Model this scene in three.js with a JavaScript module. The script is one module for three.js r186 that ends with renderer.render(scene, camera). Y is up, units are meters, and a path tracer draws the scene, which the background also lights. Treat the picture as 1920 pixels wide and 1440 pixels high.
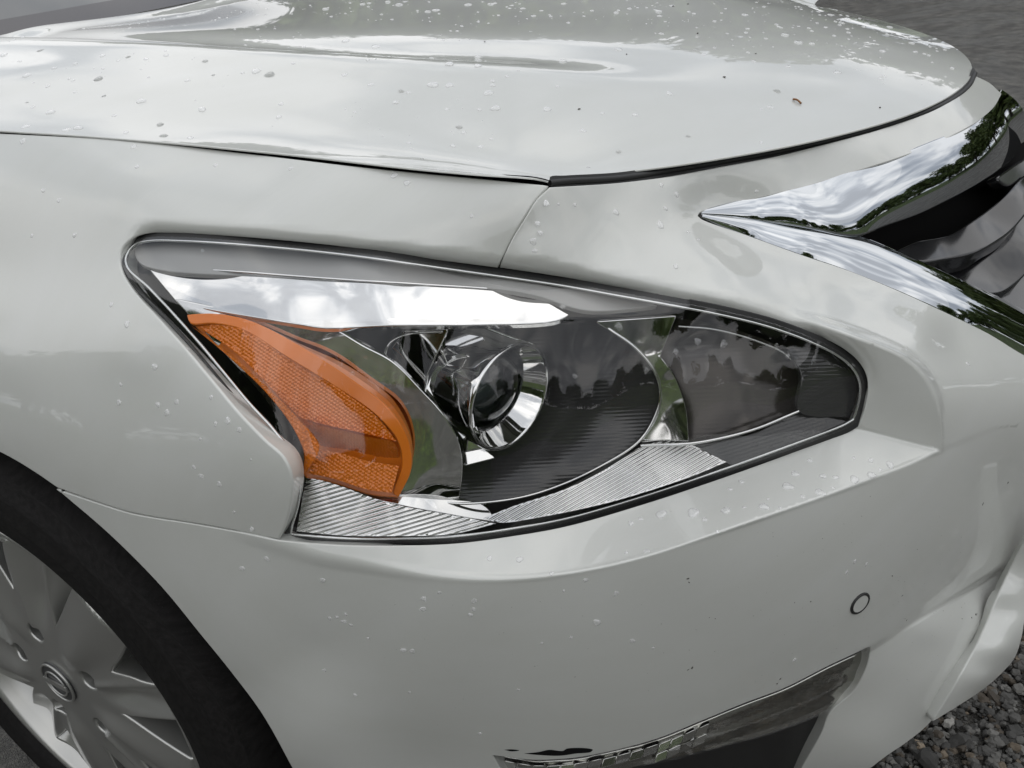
import * as THREE from 'three';
import { mergeGeometries } from 'three/addons/utils/BufferGeometryUtils.js';
import { createNoise2D, createNoise3D } from 'simplex-noise';

// ------------------------------------------------------------------ camera, sky, sun, exposure
const scene = new THREE.Scene();
const D2R = Math.PI / 180;
const FOV = 46, EYE = new THREE.Vector3(0.945, 1.118, 1.285), YAW = -30.9 * D2R, PITCH = -28.6 * D2R, ROLL = -6.3 * D2R;
const camera = new THREE.PerspectiveCamera(FOV, 4 / 3, 0.02, 400);
const fwd = new THREE.Vector3(Math.sin(YAW) * Math.cos(PITCH), Math.sin(PITCH), -Math.cos(YAW) * Math.cos(PITCH));
const right0 = new THREE.Vector3(Math.cos(YAW), 0, Math.sin(YAW)), up0 = new THREE.Vector3().crossVectors(right0, fwd);
const rightV = right0.clone().multiplyScalar(Math.cos(ROLL)).addScaledVector(up0, Math.sin(ROLL));
const upV = up0.clone().multiplyScalar(Math.cos(ROLL)).addScaledVector(right0, -Math.sin(ROLL));
camera.position.copy(EYE); camera.up.copy(upV); camera.lookAt(EYE.clone().add(fwd));
scene.add(camera);

function rng(seed) { let s = seed >>> 0; return () => { s = (s + 0x6D2B79F5) >>> 0; let t = Math.imul(s ^ (s >>> 15), 1 | s); t = (t + Math.imul(t ^ (t >>> 7), 61 | t)) ^ t; return ((t ^ (t >>> 14)) >>> 0) / 4294967296; }; }
const n2 = createNoise2D(rng(7)), n3 = createNoise3D(rng(11));
const fbm3 = (x, y, z, o = 5) => { let a = 1, s = 0, t = 0; for (let i = 0; i < o; i++) { s += a * n3(x, y, z); t += a; a *= 0.52; x *= 2.03; y *= 2.03; z *= 2.03; } return s / t; };
const fbm2 = (x, y, o = 4) => { let a = 1, s = 0, t = 0; for (let i = 0; i < o; i++) { s += a * n2(x, y); t += a; a *= 0.5; x *= 2.03; y *= 2.03; } return s / t; };
const clamp = (x, a = 0, b = 1) => Math.min(b, Math.max(a, x)), sst = (a, b, x) => { const t = clamp((x - a) / (b - a)); return t * t * (3 - 2 * t); }, mix = (a, b, t) => a + (b - a) * t;

const SUN_DIR = new THREE.Vector3(0.4, 0.75, 0.5).normalize();   // thin spot of the cloud cover, over the front of the car
const SKY_W = 1024, SKY_H = 512;
const sky = (() => {                         // overcast with brighter breaks, the same kind of cloud all round
  const d = new Float32Array(SKY_W * SKY_H * 4);
  for (let j = 0; j < SKY_H; j++) {
    const el = ((j + 0.5) / SKY_H - 0.5) * Math.PI, sy = Math.sin(el), ce = Math.cos(el);
    for (let i = 0; i < SKY_W; i++) {
      const az = ((i + 0.5) / SKY_W - 0.5) * 2 * Math.PI;
      const dx = ce * Math.cos(az), dz = ce * Math.sin(az), k = 1 / (Math.max(sy, 0) + 0.22);
      const big = fbm3(dx * k * 0.9, 3.1, dz * k * 0.9, 3), fine = fbm3(dx * k * 2.3 + 9, 1.7, dz * k * 2.3, 6);
      const c = clamp(0.5 + 0.55 * big + 0.42 * fine);
      let L = 0.62 + 0.86 * sst(0.2, 0.85, c);
      const toSun = (dx * SUN_DIR.x + sy * SUN_DIR.y + dz * SUN_DIR.z); L *= (0.84 + 0.14 * Math.max(sy, 0)) * (0.90 + 0.10 * Math.exp(-(((1 - toSun) / 0.5) ** 2)));
      const thin = sst(0.25, 0.75, c), o = 4 * (j * SKY_W + i);
      d[o] = L * mix(0.90, 1.0, thin); d[o + 1] = L * mix(0.97, 1.0, thin); d[o + 2] = L * mix(1.09, 1.01, thin); d[o + 3] = 1;
    }
  }
  const t = new THREE.DataTexture(d, SKY_W, SKY_H, THREE.RGBAFormat, THREE.FloatType);
  t.mapping = THREE.EquirectangularReflectionMapping; t.magFilter = THREE.LinearFilter; t.minFilter = THREE.LinearFilter; t.needsUpdate = true;
  return t;
})();
scene.background = sky; scene.environment = sky; scene.backgroundIntensity = 1; scene.environmentIntensity = 1;

const sun = new THREE.DirectionalLight(0xfff6ea, 0.5);
sun.position.copy(SUN_DIR).multiplyScalar(8); sun.target.position.set(0.6, 0.7, 0.5);
sun.castShadow = true; sun.shadow.radius = 230; sun.shadow.mapSize.set(2048, 2048);
Object.assign(sun.shadow.camera, { left: -3, right: 3, top: 3, bottom: -3, near: 0.5, far: 20 });
scene.add(sun, sun.target);

const renderer = new THREE.WebGLRenderer({ antialias: true });
renderer.setSize(1024, 768);
renderer.toneMapping = THREE.LinearToneMapping; renderer.toneMappingExposure = 1.15;
renderer.shadowMap.enabled = true;

// ------------------------------------------------------------------ naming
const used = {};
const numbered = (n) => { const k = used[n] = (used[n] ?? -1) + 1; return k ? n + '_' + String(k).padStart(3, '0') : n; };
function tag(o, label, category, group, kind) { const u = o.userData; if (label) u.label = label; if (category) u.category = category; if (group) u.group = group; if (kind) u.kind = kind; return o; }
function mesh(name, geo, mat, parent) { const m = new THREE.Mesh(geo, mat); m.name = parent === scene ? numbered(name) : name; m.castShadow = m.receiveShadow = true; parent.add(m); return m; }
function group(name, parent) { const g = new THREE.Group(); g.name = parent === scene ? numbered(name) : name; parent.add(g); return g; }

// ------------------------------------------------------------------ surveying: sight lines of the photograph give positions on the body
const TY = Math.tan(FOV / 2 * D2R);
const sight = (px, py) => fwd.clone().addScaledVector(rightV, (px - 960) / 720 * TY).addScaledVector(upV, -(py - 720) / 720 * TY);
const AX = { x: 'x', y: 'y', z: 'z' };
// outline of the car seen from above, at bumper height (x forward, z to the right of the car)
const PLAN = [[-1, .885], [0, .893], [.2, .893], [.35, .884], [.48, .857], [.6, .805], [.7, .742], [.78, .68], [.85, .602], [.91, .52], [.96, .44], [1.0, .36], [1.03, .28], [1.05, .2], [1.065, .1], [1.07, 0], [1.07, -.3]];
function planSide(x, z) { let best = 1e9, sg = 1; for (let i = 0; i + 1 < PLAN.length; i++) { const [ax, az] = PLAN[i], [bx, bz] = PLAN[i + 1], ux = bx - ax, uz = bz - az, t = clamp(((x - ax) * ux + (z - az) * uz) / (ux * ux + uz * uz)), ex = x - ax - ux * t, ez = z - az - uz * t, d = Math.hypot(ex, ez); if (d < best) { best = d; sg = ux * (z - az) - uz * (x - ax) > 0 ? 1 : -1; } } return best * sg; }
function depthOf(px, py, ax, v) {
  const r = sight(px, py);
  if (ax === 'd') return v;
  if (ax === 'p') { let a = 0.3, b = 2.2; for (let i = 0; i < 40; i++) { const s = (a + b) / 2; if (planSide(EYE.x + s * r.x, EYE.z + s * r.z) > v) a = s; else b = s; } return (a + b) / 2; }
  if (ax === 'f') return v[0].depth(px, py) + v[1];
  return (v - EYE[ax]) / r[ax];
}
const at = (px, py, ax, v) => EYE.clone().addScaledVector(sight(px, py), depthOf(px, py, ax, v));

function solve(A, b, n) {                    // dense elimination with pivoting
  for (let k = 0; k < n; k++) {
    let p = k; for (let i = k + 1; i < n; i++) if (Math.abs(A[i][k]) > Math.abs(A[p][k])) p = i;
    [A[k], A[p]] = [A[p], A[k]]; [b[k], b[p]] = [b[p], b[k]];
    for (let i = k + 1; i < n; i++) { const f = A[i][k] / A[k][k]; if (!f) continue; const Ai = A[i], Ak = A[k]; for (let j = k; j < n; j++) Ai[j] -= f * Ak[j]; b[i] -= f * b[k]; }
  }
  for (let k = n - 1; k >= 0; k--) { let s = b[k]; for (let j = k + 1; j < n; j++) s -= A[k][j] * b[j]; b[k] = s / A[k][k]; }
  return b;
}
// smooth interpolation of values and slopes (cubic Hermite radial functions): L = a f + b f_u + c f_v = t
class Spread {
  constructor(list) {
    const n = list.length, N = n + 3, A = [], rhs = [];
    for (let i = 0; i < N; i++) A.push(new Float64Array(N));
    const K = (p, q) => {
      const du = p.u - q.u, dv = p.v - q.v, r = Math.hypot(du, dv), r3 = r * r * r, gu = 3 * r * du, gv = 3 * r * dv;
      const ir = r > 1e-9 ? 3 / r : 0, huu = 3 * r + ir * du * du, hvv = 3 * r + ir * dv * dv, huv = ir * du * dv;
      return p.a * q.a * r3 - p.a * (q.b * gu + q.c * gv) + q.a * (p.b * gu + p.c * gv) - (p.b * q.b * huu + (p.b * q.c + p.c * q.b) * huv + p.c * q.c * hvv);
    };
    for (let i = 0; i < n; i++) {
      const p = list[i];
      for (let j = 0; j <= i; j++) A[i][j] = A[j][i] = K(p, list[j]);
      A[i][i] += p.soft || 1e-9;
      const P = [p.a, p.a * p.u + p.b, p.a * p.v + p.c];
      for (let k = 0; k < 3; k++) A[i][n + k] = A[n + k][i] = P[k];
      rhs.push(p.t);
    }
    rhs.push(0, 0, 0);
    this.list = list; this.c = solve(A, rhs, N);
  }
  at(u, v) {
    const n = this.list.length, c = this.c; let s = c[n] + c[n + 1] * u + c[n + 2] * v;
    for (let i = 0; i < n; i++) { const q = this.list[i], du = u - q.u, dv = v - q.v, r = Math.hypot(du, dv); s += c[i] * (q.a * r * r * r - 3 * r * (q.b * du + q.c * dv)); }
    return s;
  }
}
// a body surface: [px, py, axis, value] pins a point, [px, py, 'n', nx, ny, nz] a facing, [px, py, axis, value, nx, ny, nz] both
class Skin {
  constructor(rows, sv = 2e-3, softN = 0.25) { this.sv = sv;
    const L = [];
    for (const r of rows) {
      const tight = r[2].length > 1, [px, py] = r, ax = r[2][0], u = (px - 960) / 720, v = (py - 720) / 720;
      let nn = null;
      if (ax !== 'n') { L.push({ u, v, a: 1, b: 0, c: 0, t: 1 / depthOf(px, py, ax, r[3]), soft: tight ? this.sv * .01 : this.sv }); if (r.length > 4) nn = r.slice(4, 7); } else nn = r.slice(3, 6);
      if (nn) {
        const N = new THREE.Vector3(...nn), s = sight(px, py), k = N.dot(s);
        L.push({ u, v, a: N.dot(rightV) * TY / k, b: -1, c: 0, t: 0, soft: softN }, { u, v, a: -N.dot(upV) * TY / k, b: 0, c: -1, t: 0, soft: softN });
      }
    }
    this.f = new Spread(L);
  }
  depth(px, py) { return 1 / this.f.at((px - 960) / 720, (py - 720) / 720); }
}
class Mixed { constructor(fn) { this.fn = fn; } depth(px, py) { return this.fn(px, py); } }
const pointOn = (f, px, py) => f.point ? f.point(px, py) : EYE.clone().addScaledVector(sight(px, py), f.depth(px, py));
function normalOn(f, px, py, h = 1.2) {
  const a = pointOn(f, px + h, py), b = pointOn(f, px - h, py), c = pointOn(f, px, py + h), d = pointOn(f, px, py - h);
  const n = a.sub(b).cross(c.sub(d)).normalize();
  return (f.up ? -n.dot(f.up) : n.dot(sight(px, py))) > 0 ? n.negate() : n;
}
// a curve through points; a third entry 1 marks a corner
function curve(pts, step = 7, closed = false) {
  const out = [], n = pts.length, P = (i) => closed ? pts[(i + n) % n] : pts[Math.max(0, Math.min(n - 1, i))];
  for (let i = 0; i < (closed ? n : n - 1); i++) {
    const p1 = P(i), p2 = P(i + 1); let p0 = P(i - 1), p3 = P(i + 2);
    if (p1[2] || (!closed && i === 0)) p0 = [2 * p1[0] - p2[0], 2 * p1[1] - p2[1]];
    if (p2[2] || (!closed && i === n - 2)) p3 = [2 * p2[0] - p1[0], 2 * p2[1] - p1[1]];
    const len = Math.hypot(p2[0] - p1[0], p2[1] - p1[1]), m = Math.max(1, Math.round(len / step));
    const T = (a, b) => Math.sqrt(Math.hypot(a[0] - b[0], a[1] - b[1])) + 1e-6, t0 = 0, t1 = t0 + T(p0, p1), t2 = t1 + T(p1, p2), t3 = t2 + T(p2, p3);
    for (let k = 0; k < m; k++) {
      const t = t1 + (t2 - t1) * k / m, o = [0, 0];
      for (let c = 0; c < 2; c++) {
        const A1 = (t1 - t) / (t1 - t0) * p0[c] + (t - t0) / (t1 - t0) * p1[c], A2 = (t2 - t) / (t2 - t1) * p1[c] + (t - t1) / (t2 - t1) * p2[c], A3 = (t3 - t) / (t3 - t2) * p2[c] + (t - t2) / (t3 - t2) * p3[c];
        const B1 = (t2 - t) / (t2 - t0) * A1 + (t - t0) / (t2 - t0) * A2, B2 = (t3 - t) / (t3 - t1) * A2 + (t - t1) / (t3 - t1) * A3;
        o[c] = (t2 - t) / (t2 - t1) * B1 + (t - t1) / (t2 - t1) * B2;
      }
      if (k === 0 && p1[2]) o[2] = 1;
      out.push(o);
    }
  }
  if (!closed) out.push(pts[n - 1].slice());
  return out;
}
// signed distance to an open line (positive on the side below / right of its direction as seen in the picture), ends carried on straight
function sideOf(line) {
  return (x, y) => {
    let best = 1e18, sg = 1;
    for (let i = 0; i + 1 < line.length; i++) {
      const [ax, ay] = line[i], [bx, by] = line[i + 1], ux = bx - ax, uy = by - ay; let t = ((x - ax) * ux + (y - ay) * uy) / (ux * ux + uy * uy);
      if (i > 0) t = Math.max(0, t); if (i < line.length - 2) t = Math.min(1, t);
      const ex = x - ax - ux * t, ey = y - ay - uy * t, d = ex * ex + ey * ey;
      if (d < best) { best = d; sg = ux * (y - ay) - uy * (x - ax) > 0 ? 1 : -1; }
    }
    return Math.sqrt(best) * sg;
  };
}
function inside(poly, x, y) { let c = false; for (let i = 0, j = poly.length - 1; i < poly.length; j = i++) { const [xi, yi] = poly[i], [xj, yj] = poly[j]; if ((yi > y) !== (yj > y) && x < (xj - xi) * (y - yi) / (yj - yi) + xi) c = !c; } return c; }
function distTo(poly, x, y) { let b = 1e18; for (let i = 0, j = poly.length - 1; i < poly.length; j = i++) { const ax = poly[j][0], ay = poly[j][1], ux = poly[i][0] - ax, uy = poly[i][1] - ay, t = clamp(((x - ax) * ux + (y - ay) * uy) / (ux * ux + uy * uy + 1e-12)), ex = x - ax - ux * t, ey = y - ay - uy * t; b = Math.min(b, ex * ex + ey * ey); } return Math.sqrt(b); }
function delaunay(pts) {                     // sweep variant of Bowyer-Watson; returns triples of indices
  const n = pts.length, idx = [...pts.keys()].sort((a, b) => pts[a][0] - pts[b][0]);
  let x0 = 1e9, x1 = -1e9, y0 = 1e9, y1 = -1e9; for (const p of pts) { x0 = Math.min(x0, p[0]); x1 = Math.max(x1, p[0]); y0 = Math.min(y0, p[1]); y1 = Math.max(y1, p[1]); }
  const d = Math.max(x1 - x0, y1 - y0) * 20, mx = (x0 + x1) / 2, my = (y0 + y1) / 2, V = [...pts, [mx - d, my - d * .9], [mx, my + d], [mx + d, my - d * .9]];
  const circ = (a, b, c) => { const [ax, ay] = V[a], bx = V[b][0] - ax, by = V[b][1] - ay, cx = V[c][0] - ax, cy = V[c][1] - ay, D = 2 * (bx * cy - by * cx) || 1e-12, b2 = bx * bx + by * by, c2 = cx * cx + cy * cy, ux = (cy * b2 - by * c2) / D, uy = (bx * c2 - cx * b2) / D; return [a, b, c, ax + ux, ay + uy, ux * ux + uy * uy]; };
  let open = [circ(n, n + 1, n + 2)]; const done = [];
  for (const i of idx) {
    const [x, y] = V[i], edges = new Map(), keep = [];
    for (const t of open) {
      const dx = x - t[3], dy = y - t[4];
      if (dx > 0 && dx * dx > t[5]) { done.push(t); continue; }
      if (dx * dx + dy * dy - t[5] > 1e-9) { keep.push(t); continue; }
      for (const [a, b] of [[t[0], t[1]], [t[1], t[2]], [t[2], t[0]]]) { const k = a < b ? a * 1e6 + b : b * 1e6 + a; edges.set(k, edges.has(k) ? null : [a, b]); }
    }
    for (const e of edges.values()) if (e) keep.push(circ(e[0], e[1], i));
    open = keep;
  }
  return [...done, ...open].filter((t) => t[0] < n && t[1] < n && t[2] < n).map((t) => t.slice(0, 3));
}
function meshFrom(P, N, F, UV) {
  const g = new THREE.BufferGeometry(), p = new Float32Array(P.length * 3), q = new Float32Array(P.length * 3), uv = new Float32Array(P.length * 2);
  P.forEach((v, i) => v.toArray(p, i * 3)); N.forEach((v, i) => v.toArray(q, i * 3));
  P.forEach((v, i) => { if (UV) { uv[2 * i] = UV[i][0]; uv[2 * i + 1] = UV[i][1]; } else { uv[2 * i] = v.x + 0.6 * v.z; uv[2 * i + 1] = v.y + 0.5 * v.z; } });
  g.setAttribute('position', new THREE.BufferAttribute(p, 3)); g.setAttribute('normal', new THREE.BufferAttribute(q, 3)); g.setAttribute('uv', new THREE.BufferAttribute(uv, 2));
  const idx = [], a = new THREE.Vector3(), b = new THREE.Vector3();
  for (const [i, j, k] of F) { a.subVectors(P[j], P[i]); b.subVectors(P[k], P[i]); const s = a.cross(b).dot(N[i].clone().add(N[j]).add(N[k])); s >= 0 ? idx.push(i, j, k) : idx.push(i, k, j); }
  g.setIndex(idx); return g;
}
const inset = (loop, d) => { const n = loop.length, ar = loop.reduce((s, p, i) => { const q = loop[(i + 1) % n]; return s + p[0] * q[1] - q[0] * p[1]; }, 0) > 0 ? 1 : -1; return loop.map((p, i) => { const a = loop[(i + n - 1) % n], b = loop[(i + 1) % n], l = Math.hypot(b[0] - a[0], b[1] - a[1]) || 1; const o = [p[0] - (b[1] - a[1]) / l * d * ar, p[1] + (b[0] - a[0]) / l * d * ar]; if (p[2]) o[2] = 1; return o; }); };
// sheet of surface f inside an outline, its edges rolled over by radius `roll` and turned in by `turn`
function panel(f, outline, { grid = 13, step = 7, roll = 0.002, turn = 0.012, creases = [], holes = [], h = 1.2, back = 0, tuck = 0, rows = null } = {}) {
  const loops = [tuck ? inset(curve(outline, step, true), tuck) : curve(outline, step, true), ...holes.map((o) => curve(o, step, true))], pts = [];
  for (const l of loops) for (const p of l) pts.push(p);
  const nb = pts.length, ok = (x, y, m) => inside(loops[0], x, y) && !loops.slice(1).some((l) => inside(l, x, y)) && loops.every((l) => distTo(l, x, y) > m);
  const near = new Map(), key = (x, y) => Math.floor(x / 4) * 100003 + Math.floor(y / 4);
  const add = (x, y, m) => { if (!ok(x, y, m)) return; for (let i = -1; i < 2; i++) for (let j = -1; j < 2; j++) { const q = near.get(key(x + 4 * i, y + 4 * j)); if (q && Math.hypot(q[0] - x, q[1] - y) < 2.2) return; } pts.push([x, y]); near.set(key(x, y), [x, y]); };
  for (const { line, offs } of creases) { const c = curve(line, 8); for (let i = 0; i < c.length; i++) { const a = c[Math.max(0, i - 1)], b = c[Math.min(c.length - 1, i + 1)], l = Math.hypot(b[0] - a[0], b[1] - a[1]) || 1; for (const o of offs) add(c[i][0] - (b[1] - a[1]) / l * o, c[i][1] + (b[0] - a[0]) / l * o, 2.5); } }
  if (!rows) for (const l of loops) for (let i = 0; i < l.length; i++) { const a = l[(i + l.length - 1) % l.length], b = l[(i + 1) % l.length], q = Math.hypot(b[0] - a[0], b[1] - a[1]) || 1; for (const s of [-1, 1]) for (const o of [4.5, 9.5]) add(l[i][0] - (b[1] - a[1]) / q * o * s, l[i][1] + (b[0] - a[0]) / q * o * s, 3.6); }
  let x0 = 1e9, x1 = -1e9, y0 = 1e9, y1 = -1e9; for (const p of loops[0]) { x0 = Math.min(x0, p[0]); x1 = Math.max(x1, p[0]); y0 = Math.min(y0, p[1]); y1 = Math.max(y1, p[1]); }
  if (rows) {                                // points in rows along the ribs: [across unit vector, rib pitch, spacing along]
    const [ux, uy, pitch, along] = rows, c = [[x0, y0], [x1, y0], [x0, y1], [x1, y1]].map(([x, y]) => [x * ux + y * uy, x * uy - y * ux]);
    const a0 = Math.min(...c.map((q) => q[0])), a1 = Math.max(...c.map((q) => q[0])), b0 = Math.min(...c.map((q) => q[1])), b1 = Math.max(...c.map((q) => q[1]));
    for (let j = Math.floor(a0 / pitch * 5); j * pitch / 5 < a1; j++) for (let b = b0; b < b1; b += along) { const a = j * pitch / 5, x = a * ux + b * uy, y = a * uy - b * ux; if (ok(x, y, 1.2)) pts.push([x + .01 * Math.sin(b), y]); }
  } else
  for (let y = y0 + grid / 2, row = 0; y < y1; y += grid * 0.87, row++) for (let x = x0 + (row % 2 ? grid / 2 : 0); x < x1; x += grid) add(x + 0.07 * Math.sin(y * 3.1), y + 0.07 * Math.sin(x * 2.3), grid * 0.35);
  const F = delaunay(pts).filter(([a, b, c]) => { const x = (pts[a][0] + pts[b][0] + pts[c][0]) / 3, y = (pts[a][1] + pts[b][1] + pts[c][1]) / 3; return inside(loops[0], x, y) && !loops.slice(1).some((l) => inside(l, x, y)); });
  const P = pts.map((p) => pointOn(f, p[0], p[1])), N = pts.map((p) => normalOn(f, p[0], p[1], h));
  let s0 = 0;
  for (const l of loops) {
    const m = l.length, first = s0; s0 += m;
    if (turn <= 0) continue;
    const T = []; for (let i = 0; i < m; i++) {
      const a = P[first + (i + m - 1) % m], b = P[first + (i + 1) % m], t = b.clone().sub(a).cross(N[first + i]).normalize();
      const A = l[(i + m - 1) % m], B = l[(i + 1) % m], q = Math.hypot(B[0] - A[0], B[1] - A[1]) || 1, e = [l[i][0] - (B[1] - A[1]) / q * 0.8, l[i][1] + (B[0] - A[0]) / q * 0.8];
      const inn = inside(loops[0], ...e) && !loops.slice(1).some((k) => inside(k, ...e)), pin = pointOn(f, ...e).sub(P[first + i]);
      if (pin.dot(t) * (inn ? 1 : -1) > 0) t.negate(); T.push(t);
    }
    let prev = [...Array(m).keys()].map((i) => first + i);
    const rings = []; for (const q of [22, 45, 68, 90]) rings.push([roll * Math.sin(q * D2R), -roll * (1 - Math.cos(q * D2R)), q]); rings.push([roll, -roll - turn, 90]);
    for (const [o, dn, q] of rings) {
      const cur = []; for (let i = 0; i < m; i++) { cur.push(P.length); P.push(P[first + i].clone().addScaledVector(T[i], o).addScaledVector(N[first + i], dn)); N.push(N[first + i].clone().multiplyScalar(Math.cos(q * D2R)).addScaledVector(T[i], Math.sin(q * D2R)).normalize()); }
      for (let i = 0; i < m; i++) { const j = (i + 1) % m; F.push([prev[i], prev[j], cur[i]], [prev[j], cur[j], cur[i]]); }
      prev = cur;
    }
  }
  if (back) { const n = nb, k = P.length; const m = pts.length; for (let i = 0; i < m; i++) { P.push(P[i].clone().addScaledVector(N[i], -back)); N.push(N[i].clone().negate()); } const ff = F.filter((t) => t.every((i) => i < m)); for (const [a, b, c] of ff) F.push([a + k, b + k, c + k]); }
  return meshFrom(P, N, F);
}

// ------------------------------------------------------------------ materials
const lin = (r, g, b) => new THREE.Color().setRGB(r, g, b);
function tex(w, h, fn, srgb = false, wrap = THREE.RepeatWrapping) {
  const d = new Uint8Array(w * h * 4);
  for (let j = 0; j < h; j++) for (let i = 0; i < w; i++) { const c = fn(i / w, j / h, i, j), o = 4 * (j * w + i); d[o] = 255 * clamp(c[0]); d[o + 1] = 255 * clamp(c[1]); d[o + 2] = 255 * clamp(c[2]); d[o + 3] = c.length > 3 ? 255 * clamp(c[3]) : 255; }
  const t = new THREE.DataTexture(d, w, h); t.wrapS = t.wrapT = wrap; t.magFilter = THREE.LinearFilter; t.minFilter = THREE.LinearMipmapLinearFilter; t.generateMipmaps = true; if (srgb) t.colorSpace = THREE.SRGBColorSpace; t.needsUpdate = true; return t;
}
const tile = (u, v, f, o) => { const a = 2 * Math.PI * u, b = 2 * Math.PI * v; return fbm3(Math.cos(a) * f + 3 * Math.cos(b) * 0, Math.sin(a) * f + 7.3 * Math.cos(b) * f / 7.3, Math.sin(b) * f + 5, o); };
const paintMap = tex(1024, 1024, (u, v) => { const m = tile(u, v, 2.2, 5), g = (Math.sin((u * 12989.8 + v * 78233) * 7.77) * 43758.5) % 1, k = 0.955 + 0.03 * m + 0.012 * g; return [k, k, k * (0.995 + 0.01 * m)]; });
const PAINT = new THREE.MeshPhysicalMaterial({ color: lin(0.58, 0.588, 0.558), map: paintMap, roughness: 0.42, metalness: 0.05, clearcoat: 1, clearcoatRoughness: 0.025, ior: 1.5 });
PAINT.map.repeat.set(1, 1);
const BLACK = new THREE.MeshPhysicalMaterial({ color: lin(0.008, 0.008, 0.008), roughness: 0.9, specularIntensity: 0.2 });
const RUBBER = new THREE.MeshStandardMaterial({ color: lin(0.018, 0.018, 0.018), roughness: 0.55 });
const TRIM = new THREE.MeshPhysicalMaterial({ color: lin(0.012, 0.012, 0.013), roughness: 0.16, clearcoat: 0.4, clearcoatRoughness: 0.1 });
const CHROME = new THREE.MeshStandardMaterial({ color: lin(0.50, 0.52, 0.54), roughness: 0.03, metalness: 1 });

// ------------------------------------------------------------------ body surfaces
const fenderSkin = new Skin([
  [-110, 241, 'z!', .718], [0, 250, 'z!', .705, 0, .8, .6], [250, 268, 'z!', .685], [500, 292, 'z!', .662, .02, .8, .6], [740, 320, 'z!', .638], [960, 343, 'z!', .617, .1, .85, .5], [1028, 350, 'z!', .606],
  [0, 335, 'z', .752], [250, 345, 'z', .737], [500, 372, 'z', .712], [760, 405, 'z', .672],
  [0, 400, 'z', .768], [0, 480, 'z', .79, .04, .5, .86], [0, 600, 'z', .832, .05, .48, .87], [0, 700, 'z', .862, .05, .3, .95], [0, 848, 'z', .884, .03, .06, 1], [105, 916, 'z', .886, .03, .04, 1],
  [230, 478, 'z', .772], [329, 610, 'z', .812], [415, 713, 'z', .832], [501, 799, 'z', .846], [547, 885, 'z', .854], [521, 1011, 'z', .862, .18, .06, .98],
  [250, 700, 'n', .08, .26, .96],
  [280, 441, 'z', .762], [480, 449, 'z', .735], [640, 465, 'z', .71], [800, 488, 'z', .68], [933, 505, 'z', .648],
  [-110, 800, 'z', .884],
], 3e-3, .4);
const tipDip = (x, y) => 0;
const lampRim = [[231, 465], [250, 447], [280, 440], [340, 440], [480, 449], [640, 465], [800, 487], [935, 506], [1050, 523], [1150, 541], [1250, 559], [1350, 578], [1450, 603], [1540, 637], [1582, 660], [1607, 682], [1621, 706], [1625, 732], [1618, 770], [1609, 794, 1], [1590, 806], [1500, 841], [1350, 895], [1200, 945], [1060, 985], [950, 1005], [850, 1018], [750, 1022], [640, 1021], [531, 1012, 1], [536, 985], [546, 945], [549, 910], [545, 882], [530, 853], [500, 826], [450, 774], [400, 714], [350, 654], [300, 598], [250, 543], [229, 508], [224, 485]];
const wallSkin = new Skin([
  [530, 1022, 'p', 0, .2, .05, .98], [700, 1062, 'p', 0], [900, 1085, 'p', -.002, .52, .1, .85], [1100, 1068, 'p', -.003], [1300, 1013, 'p', -.004, .68, .12, .72], [1500, 945, 'p', -.01], [1650, 890, 'p', -.018, .8, .15, .58], [1762, 843, 'z', .465], 
  [106, 916, 'f!', [fenderSkin, 0]], [240, 960, 'f!', [fenderSkin, 0]], [350, 979, 'f!', [fenderSkin, 0]], [430, 993, 'f!', [fenderSkin, 0]], [521, 1012, 'f!', [fenderSkin, 0]], [300, 1100, 'z', .888], [431, 1259, 'z', .886, .08, -.14, .99], [547, 1440, 'z', .88, .12, -.22, .97], [620, 1560, 'z', .872],
  [600, 1200, 'p', -.002, .25, -.12, .96], [900, 1200, 'p', -.003, .53, -.09, .84], [1200, 1200, 'p', -.004, .68, -.06, .73], [1500, 1130, 'p', -.004, .78, -.01, .62], [1800, 1000, 'p', -.008, .87, .08, .49], [1915, 930, 'p', -.012, .9, .08, .42], [2040, 930, 'z', .245],
  [800, 1400, 'p', -.02, .42, -.26, .87], [1000, 1415, 'p', -.02], [1157, 1406, 'p', -.02, .63, -.16, .76], [1395, 1319, 'p', -.016, .74, -.1, .66], [1632, 1212, 'p', -.012], [1870, 1066, 'p', -.012], [2040, 1010, 'z', .24],
  [1850, 780, 'z', .392, .84, .25, .48], [1980, 800, 'z', .285], [1980, 720, 'z', .265],
], 3e-3, .5);
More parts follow.
